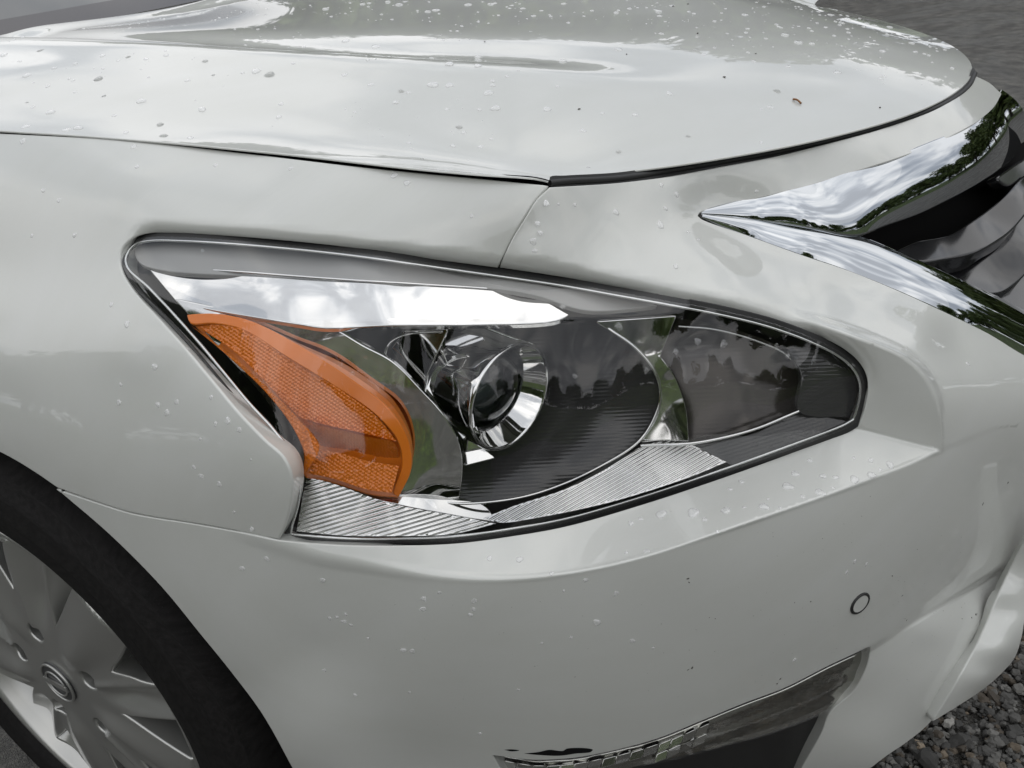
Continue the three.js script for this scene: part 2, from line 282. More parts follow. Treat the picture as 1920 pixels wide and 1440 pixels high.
const upperSkin = new Skin([
  [1028, 352, 'f!', [fenderSkin, 0]], [1000, 390, 'f!', [fenderSkin, 0]], [965, 440, 'f!', [fenderSkin, 0]], [935, 503, 'f!', [fenderSkin, 0]], [1160, 341, 'z', .525], [1260, 328, 'z', .478, .4, .88, .25], [1360, 310, 'z', .43], [1460, 290, 'z', .38, .45, .87, .2], [1560, 265, 'z', .32], [1660, 237, 'z', .25, .55, .82, .12], [1760, 200, 'z', .155], [1810, 167, 'z', .075, .62, .78, .02], [1829, 140, 'z', 0],
  [1320, 395, 'z', .433, .45, .78, .42], [1410, 375, 'z', .398], [1510, 350, 'z', .354, .5, .82, .25], [1610, 320, 'z', .304], [1710, 287, 'z', .241, .58, .79, .18], [1785, 255, 'z', .178], [1835, 227, 'z', .117, .66, .74, .1], [1865, 200, 'z', .054], [1879, 175, 'z', -.02],
  [1320, 410, 'z', .43], [1400, 437, 'z', .415, .5, .7, .5], [1500, 480, 'z', .39], [1600, 528, 'z', .365, .55, .66, .5], [1700, 572, 'z', .335], [1800, 612, 'z', .30, .62, .58, .52], [1910, 662, 'z', .26], [2000, 705, 'z', .23],
  [1050, 523, 'z', .63], [1150, 542, 'z', .615, .35, .42, .84], [1250, 560, 'z', .597], [1350, 578, 'z', .577, .42, .36, .83], [1450, 603, 'z', .553], [1540, 638, 'z', .53, .48, .3, .82], [1625, 665, 'z', .508], 
  [1000, 450, 'n', .22, .62, .75], [1150, 450, 'n', .3, .64, .7], [1250, 420, 'n', .36, .72, .58], [1300, 500, 'n', .4, .46, .79], [1500, 545, 'n', .48, .4, .78], [1650, 615, 'n', .6, .34, .72],
  [1720, 650, 'z', .462, .7, .34, .62], [1850, 740, 'z', .385, .82, .3, .5], [1980, 780, 'z', .28], [1765, 745, 'z', .46], [1850, 850, 'z', .395],
]);
const recessSkin = new Skin([
  [1600, 640, 'z', .515], [1626, 720, 'z', .5, .4, -.12, .9], [1612, 795, 'z', .5], [1700, 645, 'z', .478], [1766, 740, 'z', .461], [1767, 800, 'z', .46, .42, -.06, .9], [1765, 845, 'z', .465],
]);
const ledgeSkin = new Skin([
  [530, 1013, 'z', .862], [640, 1022, 'z', .845], [750, 1022, 'z', .82], [850, 1017, 'z', .79], [950, 1005, 'z', .755, .25, .82, .5], [1060, 985, 'z', .715], [1200, 945, 'z', .66, .25, .88, .4], [1350, 895, 'z', .6], [1500, 841, 'z', .54, .2, .94, .28], [1600, 802, 'z', .503],
  [600, 1045, 'p', 0], [700, 1062, 'p', 0], [800, 1078, 'p', -.001], [900, 1085, 'p', -.002], [1000, 1083, 'p', -.002], [1100, 1068, 'p', -.003], [1200, 1045, 'p', -.003], [1300, 1013, 'p', -.004], [1400, 980, 'p', -.004], [1500, 945, 'p', -.01], [1600, 910, 'p', -.014], [1700, 870, 'p', -.022], [1762, 843, 'z', .465],
]);
const podSkin = new Skin([
  [1632, 1214, 'p', -.018], [1750, 1143, 'p', -.022], [1870, 1068, 'p', -.02], [1840, 1188, 'z', .394], [1790, 1289, 'z', .432, .76, -.14, .63], [1740, 1200, 'n', .74, -.1, .66], [1753, 1346, 'z', .458, .7, -.16, .7], [1641, 1440, 'z', .515, .55, -.22, .8], [1595, 1300, 'p', -.03, .56, -.1, .82], [1510, 1440, 'p', -.045, .44, -.18, .88], [1560, 1540, 'p', -.06],
], 3e-3, .3);
const ledgeLine = [[380, 985], [530, 1022], [600, 1046], [700, 1063], [800, 1078], [900, 1085], [1000, 1083], [1100, 1069], [1200, 1045], [1300, 1014], [1400, 981], [1500, 946], [1600, 911], [1700, 871], [1764, 845], [1900, 790]];
const ledgeSide = sideOf(curve(ledgeLine, 25)), upperEdge = [[1380, 556], [1480, 584], [1580, 615], [1650, 640], [1700, 664], [1738, 700], [1760, 745], [1767, 800], [1767, 846], [1767, 900]], recessSide = sideOf(curve(upperEdge, 15)), recFloor = sideOf([[1500, 790], [1604, 800], [1766, 846], [1900, 885]]);
const podLine = [[1500, 1290], [1632, 1213], [1750, 1143], [1830, 1094], [1872, 1066], [1960, 1000]], podSide = sideOf(curve(podLine, 20));
const lampLoop = curve(lampRim, 16, true);
const bumperField = new Mixed((x, y) => {
  const ls = ledgeSide(x, y), w = sst(-1, 1, ls / mix(22, 7, clamp((x - 560) / 500))), pod = sst(-4, 8, podSide(x, y)) * (1 - sst(1835, 1890, x));
  const U = 1 / upperSkin.depth(x, y), W = 1 / wallSkin.depth(x, y);
  let d;
  if (y < 960 && ls < 40 && x > 900 && (x > 1640 || y < 780 + Math.max(0, 1600 - x) * 0.35 || x > 1480)) {
    const t = sst(735, 800, y), hw = mix(10, 3, t), rs = recessSide(x, y);
    const outer = mix(U, W, sst(640, 900, y + 0.25 * (x - 1765)));
    const rec = mix(1 / recessSkin.depth(x, y), 1 / ledgeSkin.depth(x, y), sst(-5, 7, recFloor(x, y)));
    d = x < 1400 ? U : mix(outer, rec, sst(-hw, hw, rs) * mix(sst(1470, 1610, x), 1, t));
    if (y > 800) d = mix(d, W, w);
  } else d = mix(x < 420 ? W : mix(W, 1 / ledgeSkin.depth(x, y), sst(420, 520, x)), W, w);
  if (pod > 0) d = mix(d, 1 / podSkin.depth(x, y), pod);
  let D = 1 / d;
  if (y < 760) { const q = distTo(lampLoop, x, y); if (q < 34) D += 0.017 * (1 - q / 34) ** 2 * (1 - sst(650, 760, y)); }
  return D;
});
const fenderField = new Mixed((x, y) => {
  let D = fenderSkin.depth(x, y);
  if (x > 180 && y < 520 && y > 400) { const q = distTo(lampLoop, x, y); if (q < 30) D += 0.014 * (1 - q / 30) ** 2 * sst(225, 300, x); }
  return D;
});
const seamTop = [[1028, 350], [1005, 373], [985, 405], [960, 446], [941, 485], [934, 504]];
const fenderOutline = [[-150, 240, 1], [0, 250], [240, 263], [480, 290], [700, 316], [960, 342], [1026, 349, 1], [1003, 373], [983, 405], [958, 446], [939, 485], [932, 503, 1], [800, 486], [640, 463], [480, 447], [340, 438], [280, 438], [248, 445], [228, 464], [222, 485], [227, 510], [248, 546], [298, 601], [348, 657], [398, 717], [448, 777], [498, 829], [528, 856], [542, 882], [546, 910], [543, 945], [533, 985], [521, 1010, 1], [430, 992], [350, 978], [290, 969], [240, 959], [180, 940], [106, 914, 1], [70, 889], [30, 864], [0, 848], [-60, 820], [-150, 790, 1]];
const bumperOutline = [[106, 918, 1], [180, 943], [240, 962], [290, 972], [350, 981], [430, 995], [523, 1014, 1], [640, 1023], [750, 1024], [850, 1020], [950, 1007], [1060, 987], [1200, 947], [1350, 897], [1500, 843], [1591, 808], [1611, 797, 1], [1621, 771], [1628, 732], [1624, 704], [1610, 680], [1584, 657], [1541, 634], [1450, 600], [1350, 575], [1250, 556], [1150, 538], [1050, 520], [937, 503, 1], [944, 485], [962, 447], [987, 407], [1007, 376], [1032, 352, 1], [1160, 343], [1260, 330], [1360, 312], [1460, 292], [1560, 267], [1660, 239], [1760, 202], [1811, 168], [1829, 141, 1], [1856, 154], [1879, 175, 1], [1865, 200], [1835, 227], [1785, 255], [1710, 287], [1610, 320], [1510, 350], [1410, 375], [1330, 393], [1312, 399], [1309, 404], [1316, 410], [1400, 440], [1500, 476], [1600, 510], [1700, 551], [1800, 598], [1860, 628], [1910, 659], [2000, 709, 1], [2030, 850], [2030, 990, 1], [1925, 1012], [1880, 1098], [1845, 1180], [1829, 1214], [1788, 1288], [1753, 1347, 1], [1730, 1370], [1695, 1397], [1661, 1420], [1560, 1500, 1], [1470, 1500, 1], [1503, 1440], [1540, 1375], [1557, 1335], [1597, 1299], [1614, 1275], [1628, 1240], [1632, 1213, 1], [1553, 1250], [1474, 1290], [1395, 1320], [1315, 1353], [1236, 1385], [1157, 1407], [1078, 1422], [999, 1426], [924, 1417, 1], [940, 1445], [990, 1520, 1], [600, 1540, 1], [547, 1440], [491, 1340], [431, 1259], [375, 1190], [301, 1100], [207, 1005]];

const car = group('white_car', scene);
tag(car, 'pearl white car with clear headlight and chrome grille, wet with rain', 'car');
mesh('front_fender', panel(fenderField, fenderOutline, { grid: 15, turn: 0.02, roll: .0022, tuck: 1.8 }), PAINT, car);
mesh('bumper_cover', panel(bumperField, bumperOutline, { grid: 15, turn: 0.02, roll: .0013, tuck: 1.8, creases: [{ line: ledgeLine, offs: [-20, -14, -10, -7, -4, -1.5, 1.5, 4, 7, 10, 14, 20] }, { line: upperEdge.slice(1, 9), offs: [-15, -9, -5, 0, 5, 9, 14] }, { line: [[1604, 800], [1766, 846]], offs: [-6, -3, 0, 3, 6, 9] }, { line: podLine, offs: [-6, -3, 0, 3, 6, 10] }] }), PAINT, car);

// bonnet: height over the ground plan, the same on both sides of the centre line
const plan = (rows) => {                     // rows: [x, y, z] or [x, y, z, dy/dx, dy/dz]
  const L = [];
  for (const [x, y, z, sx, sz, so] of rows) for (const m of z ? [1, -1] : [1]) { L.push({ u: x, v: z * m, a: 1, b: 0, c: 0, t: y, soft: so || 1.5e-3 }); if (sx !== undefined) L.push({ u: x, v: z * m, a: 0, b: 1, c: 0, t: sx, soft: 2e-2 }, { u: x, v: z * m, a: 0, b: 0, c: 1, t: sz * m, soft: 2e-2 }); }
  return new Spread(L);
};
const sideEdge = [[0, 244, .704], [130, 252, .694], [250, 261, .683], [380, 272, .672], [500, 284, .661], [620, 297, .650], [740, 311, .640], [850, 322, .630], [940, 329, .620], [1000, 333, .608]].map(([x, y, z]) => { const p = at(x, y, 'z', z); return [p.x, p.z, p.y]; });
const frontEdge = [.54, .505, .466, .423, .375, .318, .248, .177, .106, .035].map((z) => [.882 - 1.025 * z * z - .022 * z ** 4 + (z > .56 ? -.002 : 0), z, .861 + .034 * z * z + .082 * z ** 4 + (z > .56 ? .003 : 0)]);
const hoodEdge = [[-.455, .765, .976], [-.3, .744, .970], [-.1, .715, .956], ...sideEdge, ...frontEdge];
const ridge = (x) => clamp(.455 + .02 * x - .42 * Math.max(0, x) ** 2, .2, .5);
const E_ = [undefined, undefined, 4e-6];
const bonnetH = plan([
  [.881, .861, 0, -.35, 0, 4e-6], ...hoodEdge.map(([x, z, y]) => [x, y, z]).map((r) => [...r, ...E_]),
  [.77, .890, .02, -.27, 0], [.62, .920, 0, -.17, 0], [.4, .948, 0, -.11, 0], [.1, .970, 0, -.06, 0], [-.42, .978, 0],
  [.64, .896, .36], [.45, .933, .42], [.3, .953, .44], [.1, .975, .455], [-.1, .988, .46], [-.4, .998, .44],
  [.5, .915, .53, -.15, -.32], [.3, .938, .57, -.1, -.3], [.1, .962, .6, -.08, -.3], [-.1, .975, .62, -.07, -.28], [-.4, .990, .64],
]);
const hoodY = (x, z) => {
  const a = Math.abs(z), d = a - ridge(x), k = 1 - sst(.3, .66, x);
  const r = .010 * k * (Math.exp(-((d / .05) ** 2)) - .8 * Math.exp(-(((d + .075) / .055) ** 2)));
  return bonnetH.at(x, z) + r + 0.008 * sst(-.38, -.46, x) ;
};
const bonnet = { point: (x, y) => new THREE.Vector3(x / 1000, hoodY(x / 1000, y / 1000), y / 1000), up: new THREE.Vector3(0, 1, 0) };
const hoodOutline = [...hoodEdge.map(([x, z]) => [x * 1000, z * 1000]), ...hoodEdge.map(([x, z]) => [x * 1000, -z * 1000]).reverse()];
hoodOutline[0][2] = 1; hoodOutline[hoodOutline.length - 1][2] = 1;
mesh('bonnet', panel(bonnet, hoodOutline, { grid: 22, step: 14, roll: 0.0012, turn: 0.0006 }), PAINT, car);

// ------------------------------------------------------------------ helpers for the smaller pieces
const off = (f, d) => new Mixed((x, y) => f.depth(x, y) + d);
class Path3 extends THREE.Curve { constructor(P) { super(); this.c = new THREE.CatmullRomCurve3(P, false, 'centripetal'); } getPoint(t, o) { return this.c.getPoint(t, o); } }
function tubeOn(f, line, r, step = 12, closed = false) { const P = curve(line, step, closed).map((p) => pointOn(f, p[0], p[1])); const c = new THREE.CatmullRomCurve3(P, closed, 'centripetal'); return new THREE.TubeGeometry(c, P.length * 2, r, 7, closed); }
function cap(geo) { return geo; }

// ------------------------------------------------------------------ rubber seal in the bonnet gap, dark structure behind the gaps
const sealTop = [[1031, 334], [1060, 331], [1160, 325], [1260, 310], [1360, 293], [1460, 275], [1560, 253], [1660, 226], [1735, 201], [1785, 176], [1815, 149], [1824, 128]];
const sealLow = [[1034, 350], [1160, 345], [1260, 332], [1360, 314], [1460, 294], [1560, 269], [1660, 241], [1760, 204], [1812, 170], [1831, 140]];
mesh('bonnet_seal', panel(off(upperSkin, 0.006), [...sealTop.map(([x, y]) => [x, y - 2]), ...sealLow.slice().reverse()], { grid: 8, step: 8, turn: 0 }), RUBBER, car);
mesh('seal_bead', tubeOn(off(upperSkin, 0.005), sealTop.map(([x, y], i) => [x + (i > 8 ? 4 : 0), y + 9]), 0.0028), RUBBER, car);
const gapBack = new Mixed((x, y) => mix(fenderSkin.depth(x, y), upperSkin.depth(x, y), sst(960, 1090, x)) + 0.035);
const topGap = [[-150, 236], [0, 247], [250, 263], [500, 286], [740, 313], [850, 324], [960, 332], [1000, 335]];
mesh('inner_panel', panel(gapBack, [...topGap.map(([x, y]) => [x, y - 4]), [1030, 338], [1050, 350, 1], [1045, 372], [1025, 385], [975, 515, 1], [905, 505, 1], [945, 440], [985, 385], [1000, 362], ...topGap.slice(0, -1).reverse().map(([x, y]) => [x, y + 22])], { grid: 12, turn: 0 }), BLACK, car);

// ------------------------------------------------------------------ chrome grille surround
const chromeUp = [[1316, 397], [1330, 393], [1410, 375], [1510, 350], [1610, 320], [1710, 287], [1785, 255], [1835, 227], [1865, 200], [1879, 175]];
const chromeLow = [[1316, 407], [1400, 437], [1500, 473], [1600, 507], [1700, 548], [1800, 595], [1860, 625], [1910, 656], [2000, 706]];
const surround = group('grille_surround', car);
// each arm of the V is a bowed strip between its two edges
const vEdge = [[1316, 402], [1420, 410], [1520, 425], [1604, 440]];
function arm(name, A, B, bow, inA, inB) {     // A, B: equally many points of the two edges in space
  const ca = new THREE.CatmullRomCurve3(A, false, 'centripetal'), cb = new THREE.CatmullRomCurve3(B, false, 'centripetal'), nu = 110, nv = 16, P = [], F = [];
  for (let i = 0; i <= nu; i++) {
    const t = i / nu, a = ca.getPoint(t), b = cb.getPoint(t), al = ca.getTangent(t).add(cb.getTangent(t)), n = b.clone().sub(a).cross(al).normalize(); if (n.dot(EYE.clone().sub(a)) < 0) n.negate();
    const w = a.distanceTo(b), d = b.clone().sub(a).normalize(), row = [];
    for (let j = 0; j <= nv; j++) { const s = j / nv; row.push(a.clone().lerp(b, s).addScaledVector(n, w * bow * 4 * s * (1 - s))); }
    const r = Math.min(.002, w * .15);
    row.unshift(a.clone().addScaledVector(n, -.25 * r).addScaledVector(d, -.6 * r)); row.unshift(a.clone().addScaledVector(n, -r).addScaledVector(d, -r)); row.unshift(a.clone().addScaledVector(n, -inA).addScaledVector(d, -r));
    row.push(b.clone().addScaledVector(n, -.25 * r).addScaledVector(d, .6 * r), b.clone().addScaledVector(n, -r).addScaledVector(d, r), b.clone().addScaledVector(n, -inB).addScaledVector(d, r));
    P.push(...row);
  }
  const m = nv + 7, g = new THREE.BufferGeometry(), idx = [];
  for (let i = 0; i < nu; i++) for (let j = 0; j + 1 < m; j++) { const k = i * m + j; idx.push(k, k + 1, k + m, k + 1, k + m + 1, k + m); }
  g.setAttribute('position', new THREE.Float32BufferAttribute(P.flatMap((p) => [p.x, p.y, p.z]), 3)); g.setIndex(idx); g.computeVertexNormals();
  return mesh(name, g, CHROME, surround);
}
// depth of the second edge so that the strip faces up by a given angle
function facing(p, px, py, ox, oz, elev) { const l = Math.hypot(ox, oz); let a = .3, b = 1.6; const f = (s) => { const q = EYE.clone().addScaledVector(sight(px, py), s), A = ((q.x - p.x) * ox + (q.z - p.z) * oz) / l, B = p.y - q.y; return A - B * Math.tan(elev * D2R); }; for (let i = 0; i < 50; i++) { const m = (a + b) / 2; f(m) > 0 ? a = m : b = m; } return EYE.clone().addScaledVector(sight(px, py), a); }
{
  const upPx = [[1316, 399], [1410, 375], [1470, 360.5], [1530, 344], [1610, 320], [1700, 290.5], [1785, 255], [1835, 227], [1865, 200], [1880, 173]], zs = [.433, .398, .372, .345, .304, .247, .178, .117, .054, -.02], lowPx = [[1316, 403], [1420, 410], [1520, 425], [1605, 439], [1660, 420], [1725, 397], [1790, 366], [1842, 337], [1888, 305], [1925, 267]];
  const els = [36, 35, 33, 30, 27, 25, 24, 24, 24, 24];
  const A = upPx.map(([x, y]) => at(x, y - 4, 'd', upperSkin.depth(x, y - 4) + .0012)), B = A.map((p, i) => i === 0 ? p.clone().add(new THREE.Vector3(0, -.003, .002)) : facing(p, ...lowPx[i], .5 + .5 * sst(.45, 0, zs[i]) + .3 * (1 - zs[i] / .433), .9 * zs[i] / .433 + .05, els[i]));
  arm('chrome_arm', A, B, .105, .008, .02);
  const out = [[1316, 407], [1400, 437], [1500, 473], [1600, 507], [1700, 548], [1800, 595], [1910, 656], [2000, 706]], inn = [[1316, 403], [1430, 412], [1530, 427], [1605, 441], [1702, 480], [1800, 524], [1905, 573], [1995, 619]];
  const O = out.map(([x, y], i) => at(x, y + (i ? 3 : 0), 'd', upperSkin.depth(x, y + 3) + .001)), I = O.map((p, i) => { const [x, y] = inn[i]; if (i === 0) return p.clone().add(new THREE.Vector3(0, .002, -.002)); let a = .4, b = 1.6; for (let k = 0; k < 50; k++) { const m = (a + b) / 2, q = EYE.clone().addScaledVector(sight(x, y), m), A2 = ((p.x - q.x) * .7 + (p.z - q.z) * .7), B2 = q.y - p.y; A2 - B2 * Math.tan((i < 3 ? 48 : 50) * D2R) > 0 ? b = m : a = m; } return EYE.clone().addScaledVector(sight(x, y), a); });
  arm('chrome_arm', I, O, .13, .02, .006);
}
// black grille: backing mesh and gloss slats behind the opening
const slat = (rows, poly, turn = 0.02) => mesh('grille_slat', panel(new Skin(rows, 1e-3, .01), poly, { grid: 9, step: 6, roll: 0.003, turn }), TRIM, surround);
mesh('grille_backing', panel(new Skin([[1640, 440, 'z', .21, .9, .1, .3], [1800, 450, 'z', .12], [1960, 420, 'z', -.02], [1900, 600, 'z', .1], [2040, 600, 'z', .02]]), [[1570, 425, 1], [1700, 385], [1800, 345], [1900, 280], [2030, 180, 1], [2040, 660, 1], [1920, 600], [1780, 535], [1650, 480]], { grid: 20, turn: 0 }), BLACK, surround);
slat([[1690, 480, 'z', .275, .45, .85, .1], [1760, 470, 'z', .24, .42, .88, .1], [1850, 425, 'z', .165, .5, .84, .1], [1930, 345, 'z', .06, .6, .78, .05]], [[1683, 472, 1], [1720, 455], [1780, 443], [1820, 420], [1870, 385], [1925, 330, 1], [1960, 350, 1], [1920, 400], [1880, 440], [1830, 468], [1780, 480], [1720, 487]]);
slat([[1790, 520, 'z', .235, .4, .88, .1], [1860, 535, 'z', .19, .45, .87, .1], [1930, 440, 'z', .11, .5, .84, .1], [2000, 360, 'z', .03]], [[1770, 510, 1], [1830, 495], [1870, 460], [1895, 420], [1940, 375, 1], [2000, 390, 1], [1950, 470], [1915, 515], [1870, 546], [1830, 540]]);
slat([[1880, 560, 'z', .2, .4, .88, .1], [1930, 545, 'z', .16, .45, .87, .1], [2000, 480, 'z', .09]], [[1868, 555, 1], [1895, 520], [1940, 480], [2000, 440, 1], [2040, 500, 1], [1970, 590], [1925, 582]]);
slat([[1900, 325, 'z', .03, .8, .5, .1], [1930, 300, 'z', -.02]], [[1872, 335, 1], [1905, 312], [1945, 285, 1], [1960, 318, 1], [1920, 330], [1890, 345]], 0.01);

// ------------------------------------------------------------------ lower lip of the bumper, parking sensor
const lipField = new Skin([[1831, 1222, 'z', .420], [1850, 1238, 'z', .412], [1895, 1208, 'z', .381], [1918, 1165, 'z', .364], [1930, 1100, 'z', .352], [1847, 1181, 'z', .406, .42, .86, .3], [1885, 1100, 'z', .378, .42, .86, .3], [1930, 1013, 'z', .343], [1890, 1160, 'n', .42, .88, .22], [1870, 1205, 'n', .46, .84, .28],
  [1790, 1289, 'z', .447, .72, .1, .68], [1753, 1346, 'z', .468, .72, -.05, .69], [1845, 1290, 'z', .417, .8, -.2, .56], [1845, 1262, 'n', .78, .25, .58], [1900, 1235, 'z', .377, .86, -.1, .5]], 1e-3, .01);
mesh('bumper_lip', panel(lipField, [[1990, 930, 1], [1927, 1013], [1882, 1099], [1847, 1181], [1831, 1215], [1790, 1289], [1751, 1351, 1], [1792, 1326], [1845, 1291], [1884, 1256], [1903, 1232], [1915, 1195], [1924, 1150], [1990, 1010, 1]], { grid: 7, step: 6, roll: 0.002, turn: 0.012 }), PAINT, car);
{
  const c = pointOn(bumperField, 1612, 1131), n = normalOn(bumperField, 1612, 1131, 6), s = group('parking_sensor', car);
  const turnTo = new THREE.Quaternion().setFromUnitVectors(new THREE.Vector3(0, 0, 1), n);
  const ring = new THREE.TorusGeometry(0.0112, 0.0016, 8, 40), disc = new THREE.CylinderGeometry(0.0098, 0.0098, 0.003, 32).rotateX(Math.PI / 2);
  for (const [nm, g, m, d] of [['sensor_ring', ring, RUBBER, 0.0003], ['sensor_face', disc, PAINT, 0]]) { g.applyQuaternion(turnTo); g.translate(c.x + n.x * d, c.y + n.y * d, c.z + n.z * d); mesh(nm, g, m, s); }
}

// ------------------------------------------------------------------ running light strip under the bumper, dark fog recess
const fogSkin = new Skin([[925, 1418, 'f', [wallSkin, .012]], [1078, 1424, 'f', [wallSkin, .014], .52, .05, .85], [1236, 1387, 'f', [wallSkin, .014]], [1395, 1322, 'f', [wallSkin, .014], .7, .1, .7], [1553, 1252, 'f', [wallSkin, .014]], [1630, 1216, 'f', [wallSkin, .012], .78, .12, .62], [1595, 1296, 'f', [wallSkin, .01]], [1430, 1382, 'f', [wallSkin, .008]], [1280, 1422, 'f', [wallSkin, .006]], [1180, 1445, 'f', [wallSkin, .006]]]);
const FOGGLASS = new THREE.MeshPhysicalMaterial({ color: 0xffffff, transmission: 1, thickness: 0, roughness: 0.03, ior: 1.5 });
const FACET = new THREE.MeshStandardMaterial({ color: lin(0.46, 0.46, 0.43), roughness: 0.16, metalness: 1, flatShading: false });
const DARKPLASTIC = new THREE.MeshPhysicalMaterial({ color: lin(0.02, 0.02, 0.02), roughness: 0.3 });
const strip = group('running_light', car);
const stripPoly = [[926, 1416, 1], [999, 1427], [1078, 1423], [1157, 1408], [1236, 1386], [1315, 1354], [1395, 1321], [1474, 1291], [1553, 1251], [1630, 1215, 1], [1626, 1240], [1611, 1275], [1595, 1297], [1557, 1330], [1430, 1381], [1370, 1396], [1280, 1420], [1180, 1442], [1080, 1470], [960, 1500, 1]];
mesh('strip_lens', panel(fogSkin, stripPoly, { grid: 12, turn: 0.006, roll: 0.001 }), FOGGLASS, strip);
const ridged = new Mixed((x, y) => fogSkin.depth(x, y) + 0.02 + 0.003 * Math.abs((((y + .42 * (x - 1100)) / 30 % 1 + 1) % 1) - .5) * 2);
mesh('strip_reflector', panel(ridged, inset(stripPoly, 3), { grid: 6, turn: 0.01, h: 1 }), FACET, strip);
{ // bright prism cells in the outer half of the strip
  const R = rng(63), topL = curve([[940, 1424], [999, 1434], [1078, 1430], [1157, 1415], [1236, 1393], [1330, 1355]], 25), sl = new THREE.MeshStandardMaterial({ color: lin(0.6, 0.6, 0.58), roughness: 0.12, metalness: 1 });
  for (let i = 0; i + 1 < topL.length; i++) for (let k = 0; k < 3; k++) {
    const [ax, ay] = topL[i], [bx, by] = topL[i + 1], h0 = 3 + k * 19, h1 = h0 + 15, sk = -5, P = [[ax + 2 + sk * k, ay + h0, 1], [bx - 1 + sk * k, by + h0, 1], [bx - 1 + sk * (k + 1), by + h1, 1], [ax + 2 + sk * (k + 1), ay + h1, 1]];
    if (!P.every(([x, y]) => inside(curve(stripPoly, 20, true), x, y))) continue;
    const n = [.45 + .5 * (R() - .5), .2 + .8 * (R() - .5), .8];
    mesh('prism_cell', panel(new Skin([[(ax + bx) / 2, ay + h0 + 7, 'f', [fogSkin, .014], ...n]], 1e-9, 1e-9), P, { grid: 9, step: 8, turn: .003, roll: .0008 }), sl, strip);
  }
}
mesh('fog_recess', panel(new Skin([[1080, 1480, 'f', [wallSkin, .05], .3, -.2, .9], [1540, 1350, 'f', [wallSkin, .05]], [1300, 1450, 'f', [wallSkin, .07]], [1560, 1290, 'f', [wallSkin, .05]]]), [[950, 1430, 1], [1200, 1395], [1400, 1330], [1620, 1240, 1], [1620, 1290], [1560, 1400], [1510, 1520, 1], [950, 1540, 1]], { grid: 20, turn: 0 }), DARKPLASTIC, car);
mesh('inner_bumper', panel(new Skin([[500, 1000, 'f', [wallSkin, .09]], [1600, 900, 'f', [wallSkin, .09], .6, 0, .8], [1000, 1300, 'f', [wallSkin, .12]], [1700, 1300, 'f', [wallSkin, .1]], [1850, 1050, 'f', [wallSkin, .07]]]), [[420, 1000, 1], [800, 1060], [1500, 890], [1760, 830, 1], [1960, 950, 1], [1880, 1150], [1700, 1380], [1560, 1500, 1], [600, 1500, 1]], { grid: 30, turn: 0 }), BLACK, car);

// ------------------------------------------------------------------ windscreen and cowl behind the bonnet
const SCREEN = new THREE.MeshPhysicalMaterial({ color: lin(0.015, 0.02, 0.022), roughness: 0.02, ior: 1.5, specularIntensity: 1, clearcoat: 0.6, clearcoatRoughness: 0.02 });
const FRIT = new THREE.MeshPhysicalMaterial({ color: lin(0.03, 0.027, 0.032), roughness: 0.12, ior: 1.5 });
const glassAt = (x, z, l) => new THREE.Vector3(x, 1.0, z).add(new THREE.Vector3(-.88, .47, 0).multiplyScalar(l));
function sheet(fn, nu, nv) { const P = [], N = [], F = []; for (let i = 0; i <= nu; i++) for (let j = 0; j <= nv; j++) P.push(fn(i / nu, j / nv)); for (let i = 0; i <= nu; i++) for (let j = 0; j <= nv; j++) { const e = 1e-3, a = fn(i / nu + e, j / nv).sub(fn(i / nu - e, j / nv)), b = fn(i / nu, j / nv + e).sub(fn(i / nu, j / nv - e)); const n = a.cross(b).normalize(); if (n.y < 0) n.negate(); N.push(n); } for (let i = 0; i < nu; i++) for (let j = 0; j < nv; j++) { const k = i * (nv + 1) + j; F.push([k, k + 1, k + nv + 1], [k + 1, k + nv + 2, k + nv + 1]); } return meshFrom(P, N, F); }
const screen = group('windscreen', car);
const base = (u) => { const z = mix(.72, -.72, u); return [-.50 - .10 * (z / .72) ** 2, z]; };
mesh('frit_band', sheet((u, v) => { const [x, z] = base(u); return new THREE.Vector3(x - .88 * v * .06, .985 + .4 * v * .06, z); }, 24, 2), FRIT, screen);
mesh('glass', sheet((u, v) => { const [x, z] = base(u), l = .06 + .7 * v; return new THREE.Vector3(x - .88 * l, .985 + .4 * l, z * (1 - .12 * v)); }, 24, 6), SCREEN, screen);

// ------------------------------------------------------------------ front wheel
const wheel = group('front_wheel', car); wheel.position.set(0.009, 0.320, 0.872); wheel.rotation.y = -2.4 * D2R;
const ALLOY = new THREE.MeshPhysicalMaterial({ color: lin(0.42, 0.42, 0.40), roughness: 0.32, metalness: 0.75, clearcoat: 0.5, clearcoatRoughness: 0.15 });
const tyreMap = tex(512, 512, (u, v) => { const m = tile(u, v, 5, 6), g = (Math.abs(Math.sin((u * 12989.8 + v * 78233) * 4.1) * 43758.5)) % 1, k = clamp(.5 + .3 * m + (g > .985 ? .4 : 0) + .1 * (g - .5)); return [k, k * .98, k * .95]; }); tyreMap.repeat.set(6, 1);
const TYRE = new THREE.MeshPhysicalMaterial({ color: lin(0.022, 0.021, 0.021), map: tyreMap, roughness: 0.75, specularIntensity: .35 });
const lathe = (pts, n = 96) => new THREE.LatheGeometry(pts.map(([r, z]) => new THREE.Vector2(r, z)), n).rotateX(Math.PI / 2);
mesh('tyre', lathe([[.205, -.19], [.30, -.205], [.333, -.18], [.335, -.10], [.333, -.03], [.324, -.006], [.3215, -.003], [.3195, -.0035], [.310, .005], [.3065, .0085], [.3045, .0082], [.3025, .0098], [.285, .0135], [.2835, .0145], [.2815, .0137], [.266, .0135], [.2545, .0115], [.2525, .0098], [.241, .002], [.236, -.004]]), TYRE, wheel);
mesh('rim', lathe([[.2365, -.004], [.2385, .001], [.2365, .004], [.232, .003], [.228, -.002], [.224, -.012], [.217, -.02], [.207, -.05], [.203, -.12], [.206, -.19]]), ALLOY, wheel);
